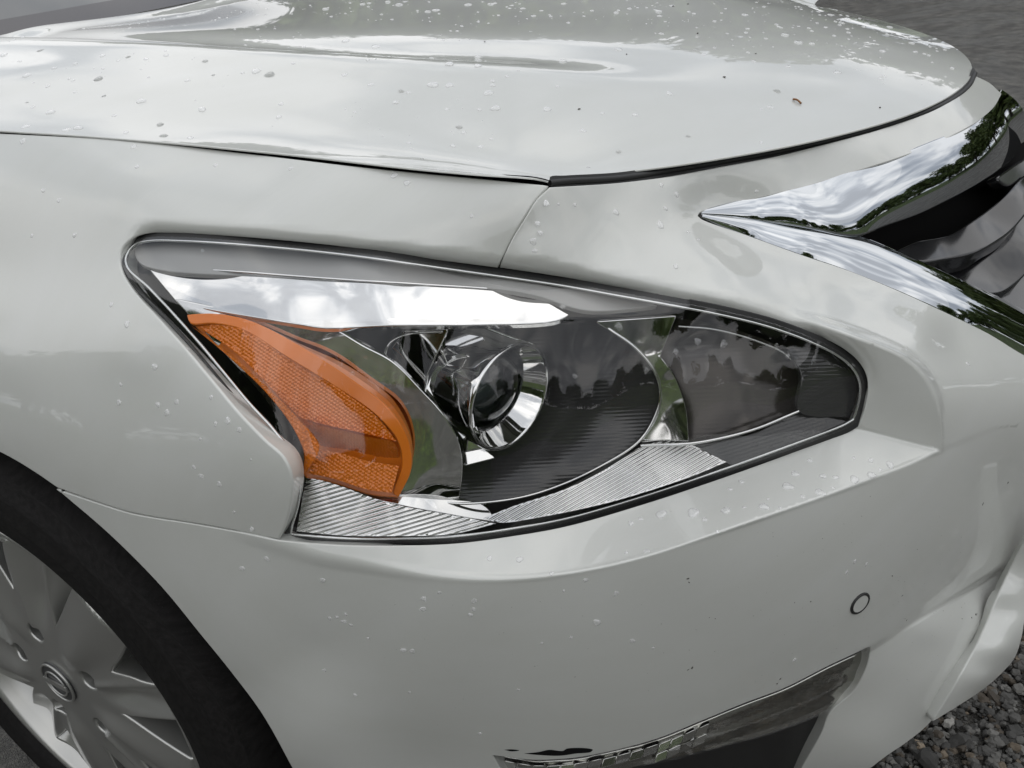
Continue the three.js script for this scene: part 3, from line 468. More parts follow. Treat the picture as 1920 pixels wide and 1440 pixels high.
mesh('brake_backing', new THREE.CylinderGeometry(.2, .2, .02, 48).rotateX(Math.PI / 2).translate(0, 0, -.13), BLACK, wheel);
const wrapA = (a) => ((a % 72) + 108) % 72 - 36;
const alloyFace = { up: new THREE.Vector3(0, 0, 1), point(x, y) {
  x /= 1000; y /= 1000; const r = Math.hypot(x, y), th = Math.atan2(y, x) / D2R, k = sst(.05, .1, r), q = r / .224;
  const a = wrapA(th - 48), b = wrapA(th - 84);  // wide spoke at 48, narrow one at 84 (every 72 degrees)
  let z = .004 - .016 * q * q + .009 * k * (Math.cos(clamp(a / 18, -1, 1) * Math.PI) * .5 + .5) - .014 * k * Math.exp(-(((b + 2) / 6) ** 2)) * sst(.08, .14, r) + .004 * Math.exp(-(((b - 8) / 3) ** 2)) * k;
  z -= .014 * sst(.208, .224, r); return new THREE.Vector3(x, y, z);
} };
const pol = (r, d) => [1000 * r * Math.cos(d * D2R), 1000 * r * Math.sin(d * D2R)];
const wheelHole = (c, r0, h) => [pol(r0, c), pol(mix(r0, .212, .5), c - h * .62), [...pol(.208, c - h), 1], pol(.213, c), [...pol(.208, c + h), 1], pol(mix(r0, .212, .5), c + h * .62)];
for (let s = 0; s < 5; s++) {
  const c = 68 + 72 * s, arc = []; for (let d = 8.5; d <= 63.6; d += 5.5) arc.push(pol(.224, c + d)); arc[0][2] = 1; arc[arc.length - 1][2] = 1;
  const hub = []; for (let d = 72; d >= 0; d -= 12) hub.push(pol(.03, c + d)); hub[0][2] = 1; hub[hub.length - 1][2] = 1;
  mesh('spoke', panel(alloyFace, [[...pol(.103, c), 1], pol(.15, c + 5.5), [...pol(.205, c + 8.5), 1], ...arc, [...pol(.205, c + 63.5), 1], pol(.15, c + 66.5), [...pol(.103, c + 72), 1], ...hub], { grid: 4, step: 4, roll: 0.003, turn: 0.03, holes: [wheelHole(c + 32, .135, 8.5), Array.from({ length: 14 }, (_, k) => { const [x, y] = pol(.076, c + 28), a = k / 14 * 6.283; return [x + 16 * Math.cos(a), y + 16 * Math.sin(a)]; })], h: .8 }), ALLOY, wheel);
}
const CAPM = new THREE.MeshPhysicalMaterial({ color: lin(0.05, 0.05, 0.052), roughness: 0.3, metalness: 0.4 });
mesh('hub_cap', lathe([[0, .0075], [.024, .007], [.029, .006], [.031, .002], [.031, -.01]], 40), CAPM, wheel);
mesh('cap_ring', new THREE.TorusGeometry(.0285, .0018, 8, 48).translate(0, 0, .0068), ALLOY, wheel);
mesh('cap_emblem', mergeGeometries([new THREE.TorusGeometry(.0185, .0014, 8, 40).translate(0, 0, .0082), new THREE.BoxGeometry(.046, .0075, .002).translate(0, 0, .0088)]), ALLOY, wheel);
{ // wheel house
  const P = []; for (let i = 0; i <= 40; i++) { const a = mix(-30, 210, i / 40) * D2R; P.push([.0 + .405 * Math.cos(a), .315 + .405 * Math.sin(a)]); }
  const pos = [], idx = []; P.forEach(([x, y]) => { for (const z of [.872, .62]) pos.push(x + .0, y, z); }); for (let i = 0; i < 40; i++) idx.push(2 * i, 2 * i + 2, 2 * i + 1, 2 * i + 1, 2 * i + 2, 2 * i + 3);
  const g = new THREE.BufferGeometry(); g.setAttribute('position', new THREE.Float32BufferAttribute(pos, 3)); g.setIndex(idx); g.computeVertexNormals();
  const back = new THREE.CircleGeometry(.42, 40).translate(0, .315, .62); back.deleteAttribute('uv'); g.computeVertexNormals();
  mesh('wheel_house', mergeGeometries([g, back]), BLACK, car);
}

// ------------------------------------------------------------------ headlight
const lamp = group('headlight', car); tag(lamp, 'swept-back clear headlight with chrome bowls and amber side reflector');
const lensTop = new Skin([
  [232, 470, 'z', .770], [280, 445, 'z', .760], [480, 453, 'z', .733], [640, 469, 'z', .708], [800, 491, 'z', .678], [935, 510, 'z', .646], [1050, 527, 'z', .625], [1150, 546, 'z', .607], [1250, 563, 'z', .588], [1310, 573, 'z', .577],
  [300, 552, 'z', .797, .05, .6, .8], [480, 588, 'z', .798], [600, 606, 'z', .784, .22, .82, .53], [735, 604, 'z', .756], [900, 603, 'z', .705, .3, .84, .46], [1022, 600, 'z', .672], [1150, 592, 'z', .636, .36, .8, .46], [1270, 588, 'z', .603],
  [700, 540, 'n', .2, .84, .5], [950, 560, 'n', .28, .84, .46],
]);
const lensFront = new Skin([
  [300, 552, 'z', .797], [480, 588, 'z', .798], [600, 606, 'z', .784], [735, 604, 'z', .756, .3, .42, .86], [900, 603, 'z', .705], [1022, 600, 'z', .672], [1150, 592, 'z', .636, .5, .46, .74], [1270, 588, 'z', .603],
  [350, 654, 'z', .817], [450, 774, 'z', .836, .12, .3, .95], [530, 853, 'z', .845], [549, 910, 'z', .85], [531, 1012, 'z', .853, .2, .12, .97],
  [640, 1021, 'z', .838], [850, 1018, 'z', .784, .42, .12, .9], [1060, 985, 'z', .709], [1200, 945, 'z', .655], [1350, 895, 'z', .595, .6, .18, .78], [1500, 841, 'z', .535], [1609, 794, 'z', .496, .72, .15, .68], [1625, 732, 'z', .495], [1607, 682, 'z', .503, .68, .42, .6], [1540, 637, 'z', .528], [1450, 603, 'z', .551], [1350, 578, 'z', .573],
  [1100, 640, 'n', .43, .52, .74], [1100, 712, 'n', .46, .40, .79], [1100, 800, 'n', .5, .22, .84], [1300, 640, 'n', .5, .52, .69], [1300, 712, 'n', .55, .40, .73], [1300, 790, 'n', .58, .22, .78], [1470, 665, 'n', .58, .5, .64], [1470, 718, 'n', .62, .40, .67], [1470, 775, 'n', .66, .24, .71], [900, 650, 'n', .38, .5, .78], [900, 720, 'n', .4, .38, .83], [900, 850, 'n', .42, .2, .88], [700, 760, 'n', .28, .3, .91],
], 3e-3, .008);
const lensLine = [[232, 500], [300, 552], [400, 577], [480, 590], [600, 605], [735, 604], [900, 603], [1022, 600], [1150, 592], [1275, 587], [1400, 560]], lensSide = sideOf(curve(lensLine, 25));
const lensField = new Mixed((x, y) => { const s = lensSide(x, y), w = sst(-1, 1, s / mix(26, 6, sst(420, 640, x))); return 1 / mix(1 / lensTop.depth(x, y), 1 / (x > 1330 ? lensFront : lensFront).depth(x, y), x > 1290 ? 1 : mix(w, 1, sst(1240, 1290, x) * sst(-40, -5, s) )) + 0.003; });
const GLASS = new THREE.MeshPhysicalMaterial({ color: 0xffffff, transmission: 1, thickness: 0, roughness: 0.015, ior: 1.52 });
const rimLoop = curve(lampRim, 9, true);
mesh('lens', panel(lensField, inset(rimLoop, 5), { grid: 14, step: 9, turn: 0.002, roll: 0.001, creases: [{ line: lensLine.slice(1, 10), offs: [-18, -11, -6, -3, 0, 3, 6, 11, 18] }] }), GLASS, lamp);
mesh('gasket', panel(off(lensField, .0022), inset(rimLoop, -4), { grid: 8, step: 9, turn: 0.002, roll: .001, holes: [inset(rimLoop, 8)] }), RUBBER, lamp);
const SILVER = new THREE.MeshStandardMaterial({ color: lin(0.66, 0.66, 0.65), roughness: 0.05, metalness: 1 });
const CLEAR = new THREE.MeshStandardMaterial({ color: lin(0.62, 0.63, 0.62), roughness: 0.12, metalness: 0.85 });
const edgeLoop = (() => { const a = inset(rimLoop, 12), b = inset(rimLoop, 25); return rimLoop.map((p, i) => { const k = (1 - sst(480, 560, p[0])) * sst(500, 560, p[1]) * (1 - sst(880, 960, p[1])); return [mix(a[i][0], b[i][0], k), mix(a[i][1], b[i][1], k)]; }); })();
mesh('lens_edge', tubeOn(off(lensField, .003), edgeLoop, 0.0013, 12, true), CLEAR, lamp);
// housing
const GREY = new THREE.MeshPhysicalMaterial({ color: lin(0.26, 0.26, 0.25), roughness: 0.35 });
const HOUSE = new THREE.MeshPhysicalMaterial({ color: lin(0.022, 0.021, 0.02), roughness: 0.35 });
mesh('housing', panel(off(lensField, .24), inset(rimLoop, -14), { grid: 26, step: 14, turn: 0 }), HOUSE, lamp);
const flat = (x, y, d, n) => new Skin([[x, y, 'f', [lensField, d], ...n]], 1e-9, 1e-9);
const bent = (rows) => new Skin(rows.map((r) => [r[0], r[1], ...(r[2] === null ? ['n'] : ['f', [lensField, r[2]]]), ...r.slice(3)]), 2e-3, .02);
const piece = (name, f, poly, mat, o = {}) => mesh(name, panel(f, poly, { grid: 10, step: 7, turn: 0.004, roll: 0.0012, ...o }), mat, lamp);
piece('housing_flange', bent([[300, 470, .012, .0, .9, .42], [640, 500, .013, .1, .9, .4], [900, 530, .013, .15, .9, .4], [1100, 560, .012]]), [[250, 462, 1], [300, 456], [480, 464], [640, 480], [800, 502], [950, 524], [1120, 552], [1230, 572, 1], [1100, 580], [1005, 552], [940, 541], [800, 532], [640, 524], [480, 516], [300, 504], [262, 490]], GREY);
piece('upper_bezel', bent([[300, 530, .016, .1, .6, .79], [460, 522, .016, .1, .56, .82], [640, 535, .016, .14, .6, .78], [400, 565, .018, .14, .86, .48], [520, 570, .018, .16, .88, .46], [640, 565, .018, .2, .88, .42], [800, 570, .018, .22, .9, .38], [1000, 575, .018, .25, .9, .36], [700, 600, .02, .22, .8, .55]]), [[275, 498, 1], [300, 508], [480, 520], [640, 530], [800, 538], [940, 547], [1000, 556], [1064, 590, 1], [1040, 600], [900, 607], [735, 608], [610, 613], [560, 606], [470, 592], [400, 580], [335, 568, 1]], SILVER);
mesh('bezel_line', tubeOn(off(lensField, .012), [[275, 488], [300, 497], [480, 512], [640, 524], [800, 534], [940, 543], [1010, 552]], .0012), SILVER, lamp);
// chrome bowl round the amber reflector
piece('side_bowl', bent([[400, 585, .018, .2, .5, .84], [560, 625, .02, .3, .34, .9], [680, 690, .024, .38, .22, .9], [780, 770, .03, .48, .14, .86], [850, 850, .036, .6, .1, .8], [830, 920, .032, .55, -.02, .83], [700, 960, .025, .3, .1, .95], [560, 760, .045], [430, 650, .035], [640, 800, .045], [700, 870, .045], [600, 870, .04]]), [[330, 562, 1], [400, 577], [470, 590], [560, 604], [612, 612], [680, 650], [735, 680], [790, 735], [830, 780], [855, 822], [865, 870], [860, 938, 1], [800, 940], [700, 960], [560, 905, 1], [520, 780], [420, 660]], SILVER);
const AMBERM = new THREE.MeshPhysicalMaterial({ color: lin(0.62, 0.155, 0.006), roughness: 0.3, clearcoat: 0.3, clearcoatRoughness: 0.04 });
const AMBERDARK = AMBERM;
const AMBERPALE = AMBERM;
const AMBERGOLD = AMBERM;
const beads = (f, p, a0, a = a0 * .8) => new Mixed((x, y) => { const u = (x * .82 + y * .57) / p, v = (y * .82 - x * .57) / p, o = Math.floor(v) % 2 ? .5 : 0, du = u + o - Math.floor(u + o) - .5, dv = v - Math.floor(v) - .5; return f.depth(x, y) - a * Math.max(0, 1 - 4 * (du * du + dv * dv)); });
const ribs = (f, p, a, ux, uy) => new Mixed((x, y) => f.depth(x, y) - a * Math.sin((x * ux + y * uy) / p * Math.PI) ** 2);
const amberBase = bent([[370, 610, .014, .2, .3, .93], [560, 700, .016], [740, 850, .022, .4, .2, .9], [600, 880, .014], [480, 720, .012], [620, 790, .018, .3, .22, .93]]);
piece('amber_reflector', off(amberBase, .010), [[352, 592, 1], [405, 592], [470, 606], [560, 652], [660, 716], [730, 772], [764, 830], [767, 882], [745, 931, 1], [700, 927], [620, 903], [574, 893], [572, 850], [550, 800], [500, 735], [430, 668], [368, 612]], AMBERDARK, { turn: .012 });
piece('amber_rim', bent([[380, 597, .010, .2, .75, .63], [560, 660, .010, .3, .65, .7], [720, 770, .013, .45, .5, .74], [762, 860, .016, .7, .2, .69], [750, 920, .016]]), [[352, 591, 1], [405, 590], [470, 604], [560, 650], [660, 714], [730, 770], [764, 828], [769, 880], [747, 930, 1], [740, 926], [757, 872], [748, 826], [710, 780], [640, 730], [540, 668], [455, 616], [400, 604], [358, 604]], AMBERPALE);
piece('amber_facet', beads(amberBase, 6.2, .0013), [[360, 606, 1], [400, 606], [455, 618], [540, 670], [640, 732], [706, 781], [744, 828, 1], [680, 812], [600, 794], [562, 783, 1], [520, 740], [440, 660]], AMBERM, { grid: 2.6, step: 4, h: .7, turn: 0 });
piece('amber_facet', ribs(bent([[590, 812, .019, .3, -.4, .84], [740, 850, .021, .4, -.4, .8], [650, 830, .02, .36, -.45, .8]]), 5.5, .0010, 1, -.05), [[568, 788, 1], [610, 800], [690, 819], [740, 832], [750, 868, 1], [690, 858], [640, 845], [602, 836, 1]], AMBERDARK, { grid: 3, step: 4, h: .7, turn: 0 });
piece('amber_facet', beads(bent([[610, 845, .012, .3, .4, .87], [740, 880, .015, .42, .36, .83], [700, 925, .012]]), 6.2, .0013), [[600, 842, 1], [640, 850], [690, 864], [748, 874, 1], [735, 924, 1], [690, 918], [620, 896], [577, 888, 1]], AMBERM, { grid: 2.8, step: 4, h: .7, turn: 0 });
piece('amber_facet', beads(bent([[370, 618, .011, -.1, .3, .95], [480, 725, .009], [560, 815, .010, -.1, .25, .96], [576, 880, .01]]), 7, .0013), [[358, 610, 1], [430, 664], [515, 740], [560, 786], [598, 838], [574, 886, 1], [572, 850], [548, 798], [498, 733], [428, 668]], AMBERGOLD, { grid: 3, step: 4, h: .7, turn: 0 });
// projector
const pc = at(952, 742, 'd', lensField.depth(952, 742) + 0.075), paxis = new THREE.Vector3(.97, -.08, .26).normalize();
const pq = new THREE.Quaternion().setFromUnitVectors(new THREE.Vector3(0, 0, 1), paxis), projG = (g) => g.applyQuaternion(pq).translate(pc.x, pc.y, pc.z);
const PR = 0.0535;
const plathe = (pts) => projG(lathe(pts, 72));
mesh('projector_ring', plathe([[PR * .98, -.05], [PR, -.006], [PR * 1.0, .002], [PR * .985, .0045], [PR * .95, .0048], [PR * .925, .003], [PR * .90, -.001], [PR * .74, -.016], [PR * .70, -.019], [PR * .69, -.026]]), SILVER, lamp);
mesh('projector_bowl', plathe([[PR * .70, -.022], [PR * .68, -.03], [PR * .55, -.055], [0, -.07]]), DARKPLASTIC, lamp);
const BALL = new THREE.MeshPhysicalMaterial({ color: lin(0.9, 0.93, 0.93), transmission: 1, thickness: 0.03, roughness: 0.01, ior: 1.5, attenuationColor: lin(.55, .65, .66), attenuationDistance: 0.08 });
mesh('projector_lens', plathe([[PR * .66, -.032], [PR * .67, -.027], [PR * .64, -.02], [PR * .55, -.0135], [PR * .38, -.0075], [PR * .2, -.0042], [0, -.003]]), BALL, lamp);
// bright facets of the shield left of the projector
const facets = [
  [[735, 655, 1], [760, 622, 1], [838, 618, 1], [800, 700, 1], [792, 745, 1]], [.3, .25, .9], .07,
  [[838, 620, 1], [905, 632, 1], [915, 660, 1], [868, 668, 1], [835, 650, 1]], [.2, .8, .5], .062,
  [[835, 650, 1], [868, 668, 1], [912, 662, 1], [895, 690, 1], [850, 690, 1]], [.15, .9, .4], .066,
  [[838, 628, 1], [850, 690, 1], [893, 700, 1], [888, 722, 1], [852, 718, 1], [826, 655, 1]], [.35, .5, .75], .068,
  [[812, 690, 1], [826, 655, 1], [850, 716, 1], [845, 752, 1], [815, 712, 1]], [.1, .1, 1], .07,
  [[792, 745, 1], [812, 700, 1], [842, 756, 1], [856, 800, 1], [812, 765, 1]], [.4, .55, .7], .07,
  [[846, 722, 1], [886, 726, 1], [884, 760, 1], [858, 775, 1]], [.5, -.2, .8], .074,
  [[850, 778, 1], [884, 764, 1], [888, 800, 1], [868, 822, 1], [852, 800, 1]], [.3, .7, .6], .07,
  [[862, 806, 1], [892, 802, 1], [905, 838, 1], [870, 846, 1]], [.45, .2, .85], .075,
  [[866, 848, 1], [905, 840, 1], [925, 858, 1], [870, 872, 1]], [.4, .6, .65], .078,
];
for (let i = 0; i < facets.length; i += 3) { const p = facets[i], cx = p.reduce((s, q) => s + q[0], 0) / p.length, cy = p.reduce((s, q) => s + q[1], 0) / p.length; piece('projector_shield', flat(cx, cy, facets[i + 2], facets[i + 1]), p, SILVER, { grid: 14 }); }
mesh('bowl_line', mergeGeometries([tubeOn(off(lensField, .05), [[612, 618], [700, 655], [718, 690], [760, 730], [812, 775], [850, 820]], .0014), tubeOn(off(lensField, .055), [[830, 622], [760, 628], [730, 645], [722, 670], [740, 705], [790, 750]], .0012)]), SILVER, lamp);
// dark ribbed cavity right of the projector, its bright edge
const CAVITY = new THREE.MeshPhysicalMaterial({ color: lin(0.05, 0.05, 0.05), roughness: 0.14, metalness: 0.35 });
piece('main_cavity', ribs(bent([[1000, 650, .13, .2, .5, .84], [1220, 720, .05, .3, .1, .95], [1060, 900, .06, .2, .35, .9], [880, 930, .09], [1060, 760, .125], [900, 760, .16]]), 7, .00012, .05, .9987), [[880, 640, 1], [1000, 612], [1100, 606], [1150, 620], [1192, 655], [1222, 695], [1236, 738], [1222, 790], [1195, 828], [1130, 872], [1060, 906], [980, 932], [880, 945], [845, 942, 1], [866, 870]], CAVITY, { rows: [.05, .9987, 7, 8], h: .6, turn: 0 });
mesh('cavity_edge', tubeOn(off(lensField, .034), [[800, 940], [880, 944], [980, 932], [1060, 906], [1130, 872], [1197, 828], [1226, 785], [1238, 738], [1224, 692], [1190, 652], [1140, 616]], .0013), SILVER, lamp);
const FLANGE = SILVER;
piece('ribbed_flange', ribs(bent([[1000, 960, .012, .35, .78, .52], [1200, 870, .02, .4, .8, .45], [1330, 862, .014, .45, .76, .46], [1150, 920, .014]]), 6.5, .0009, .5, .866), [[905, 972, 1], [960, 950], [1060, 917], [1130, 883], [1197, 840, 1], [1245, 826], [1290, 832], [1362, 866, 1], [1300, 892], [1150, 940], [1000, 972], [940, 980]], FLANGE, { rows: [.5, .866, 6.5, 7], h: .5, turn: 0 });
piece('divider', bent([[1200, 640, .035, .5, .3, .8], [1265, 700, .03, .62, .1, .78], [1250, 800, .03, .5, .3, .8], [1180, 610, .03]]), [[1120, 604, 1], [1180, 600], [1266, 594, 1], [1236, 668, 1], [1262, 705], [1284, 765], [1290, 826, 1], [1240, 824], [1204, 828, 1], [1230, 788], [1242, 738], [1228, 690], [1192, 648]], SILVER);
piece('indicator_bowl', bent([[1255, 620, .03, .5, .5, .7], [1240, 660, .03, .3, .7, .6]]), [[1198, 612, 1], [1262, 598, 1], [1236, 668, 1], [1206, 640]], SILVER);
const BROWN = new THREE.MeshPhysicalMaterial({ color: lin(0.045, 0.04, 0.036), roughness: 0.15, metalness: 0.3 });
piece('second_cavity', ribs(bent([[1300, 640, .09, .3, .3, .9], [1450, 700, .06, .5, .1, .86], [1400, 790, .04, .4, .4, .8]]), 8, .00002, .05, .9987), [[1272, 596, 1], [1340, 608], [1440, 640], [1490, 668], [1502, 705], [1497, 770, 1], [1420, 803], [1330, 824], [1292, 828, 1], [1287, 765], [1264, 702], [1242, 668]], BROWN, { rows: [.05, .9987, 8, 8], h: .6, turn: 0 });
mesh('cavity_edge', tubeOn(off(lensField, .024), [[1200, 836], [1290, 832], [1350, 822], [1420, 803], [1497, 771]], .0016), SILVER, lamp);
mesh('bowl_line', tubeOn(off(lensField, .03), [[1272, 612], [1340, 618], [1420, 640], [1478, 668], [1502, 705], [1505, 740]], .001), CLEAR, lamp);
piece('side_strip', ribs(bent([[1540, 680, .02, .6, .4, .69], [1550, 760, .02, .66, .2, .72]]), 7, .00018, .04, 1), [[1478, 654, 1], [1530, 656], [1575, 680], [1600, 710], [1603, 745], [1590, 782, 1], [1500, 770], [1504, 705]], CAVITY, { grid: 3.2, h: .8 });
piece('lower_strip', ribs(bent([[1400, 845, .014, .45, .7, .55], [1560, 790, .012, .5, .66, .55], [1300, 890, .014]]), 7, .00018, .3, .95), [[1290, 838, 1], [1350, 830], [1420, 812], [1497, 779], [1586, 790, 1], [1500, 828], [1375, 872, 1]], CAVITY, { grid: 3.2, h: .8 });
piece('corner_reflector', ribs(bent([[575, 900, .008, .2, .65, .73], [700, 960, .012, .28, .6, .75], [900, 982, .01, .34, .62, .7], [560, 990, .006]]), 8, .0012, .28, .96), [[572, 898, 1], [590, 898], [640, 912], [700, 934], [760, 950], [860, 968], [930, 982, 1], [850, 1001], [750, 1005], [640, 1004], [556, 996, 1], [566, 940]], SILVER, { rows: [.28, .96, 8, 8], h: .5, turn: 0 });
piece('floor_plate', bent([[700, 945, .03, .2, .8, .5], [860, 955, .035], [600, 905, .02]]), [[574, 896, 1], [700, 926], [800, 936], [905, 948], [930, 978, 1], [860, 966], [700, 934]], SILVER);

// ------------------------------------------------------------------ marks on the paint
const speckGeo = [];
{
  const R = rng(77), put = (f, px, py, r, len, ang) => { const c = pointOn(f, px, py), n = normalOn(f, px, py, 4), g = new THREE.IcosahedronGeometry(1, 1), p = g.attributes.position; for (let i = 0; i < p.count; i++) { const k = 0.75 + 0.5 * R(); p.setXYZ(i, p.getX(i) * r * len * k, p.getY(i) * r * k, p.getZ(i) * r * 0.25); } g.rotateZ(ang); g.applyQuaternion(new THREE.Quaternion().setFromUnitVectors(new THREE.Vector3(0, 0, 1), n)); g.translate(c.x, c.y, c.z); g.deleteAttribute('uv'); speckGeo.push(g); };
  for (const [x, y, r] of [[1290, 1085, 6], [1292, 1092, 4], [1520, 1128, 5], [1490, 1130, 3], [1298, 1252, 6], [1290, 1256, 4], [1463, 1273, 6], [1457, 1282, 6], [1890, 905, 7], [1843, 945, 6], [1830, 1152, 8], [1822, 1158, 5], [1804, 1160, 4], [1692, 1117, 4], [1673, 1080, 4], [1720, 1030, 3], [1700, 1163, 4], [1697, 1160, 3], [1632, 931, 3], [1258, 959, 2], [1542, 1010, 2], [421, 912, 2], [1330, 1158, 3], [1341, 1160, 3], [1240, 1170, 2]]) put(bumperField, x, y, r * .00013, 1 + R() * 1.6, R() * 3);
  for (let i = 0; i < 170; i++) { const x = 1300 + 600 * Math.sqrt(R()), y = 960 + 320 * R(); if (inside(curve(bumperOutline, 20, true), x, y)) put(bumperField, x, y, .00014 + .0002 * R() * R(), 1 + R(), R() * 3); }
  for (let i = 0; i < 40; i++) { const x = 640 + 700 * R(), y = 1100 + 260 * R(); put(bumperField, x, y, .00015 + .0002 * R() * R(), 1 + R(), R() * 3); }
}
const DIRT = new THREE.MeshStandardMaterial({ color: lin(0.045, 0.04, 0.032), roughness: 0.9 });
tag(mesh('dirt_specks', mergeGeometries(speckGeo), DIRT, scene), 'small dark specks of road dirt stuck to the lower bumper', 'dirt', null, 'stuff');
mesh('scuff_mark', panel(off(bumperField, -.0004), [[982, 1413, 1], [1010, 1410], [1030, 1406], [1056, 1408], [1062, 1404], [1100, 1403], [1112, 1406], [1108, 1410], [1080, 1413], [1050, 1417], [1015, 1416]], { grid: 5, step: 4, turn: 0 }), BLACK, car);
mesh('scuff_mark', panel(off(bumperField, -.0004), [[945, 1406, 1], [958, 1405], [974, 1407], [960, 1409]], { grid: 4, step: 4, turn: 0 }), BLACK, car);

// ------------------------------------------------------------------ raindrops
function hitHood(px, py) { const r = sight(px, py); let s = .5; for (; s < 2.6; s += .006) if (EYE.y + s * r.y < hoodY(EYE.x + s * r.x, EYE.z + s * r.z)) break; let a = s - .006, b = s; for (let i = 0; i < 20; i++) { const m = (a + b) / 2; EYE.y + m * r.y < hoodY(EYE.x + m * r.x, EYE.z + m * r.z) ? b = m : a = m; } const p = EYE.clone().addScaledVector(r, b), e = 1e-3; return { p, n: new THREE.Vector3(-(hoodY(p.x + e, p.z) - hoodY(p.x - e, p.z)) / (2 * e), 1, -(hoodY(p.x, p.z + e) - hoodY(p.x, p.z - e)) / (2 * e)).normalize(), s: b }; }
const WATER = new THREE.MeshPhysicalMaterial({ color: 0xffffff, transmission: 1, thickness: 0.002, ior: 1.333, roughness: 0.0 });
const BEAD = new THREE.MeshPhysicalMaterial({ color: 0xffffff, transmission: 0.72, thickness: 0, ior: 1.7, roughness: 0.12 });
const CLEARDROP = new THREE.MeshPhysicalMaterial({ color: 0xffffff, transmission: 1, thickness: 0, ior: 1.6, roughness: 0.03 });
const dropKinds = [0, 1, 2, 3, 4].map((k) => {
  const R = rng(100 + k), hgt = [.42, .5, .36, .46, .55][k], pr = []; for (let i = 0; i <= 9; i++) { const a = i / 9 * Math.PI / 2; pr.push(new THREE.Vector2(Math.cos(a) ** .8, hgt * Math.sin(a))); } pr[9].x = 0; pr.unshift(new THREE.Vector2(1.0, -.08)); pr.unshift(new THREE.Vector2(0, -.08));
  const g = new THREE.LatheGeometry(pr, 22).rotateX(Math.PI / 2), p = g.attributes.position, w = [R() * 6, R() * 6, .05 + .1 * R(), .04 + .07 * R()]; for (let i = 0; i < p.count; i++) { const a = Math.atan2(p.getY(i), p.getX(i)), q = 1 + w[2] * Math.cos(2 * a + w[0]) + w[3] * Math.cos(3 * a + w[1]); p.setX(i, p.getX(i) * q); p.setY(i, p.getY(i) * q); }
  g.computeVertexNormals(); return g;
});
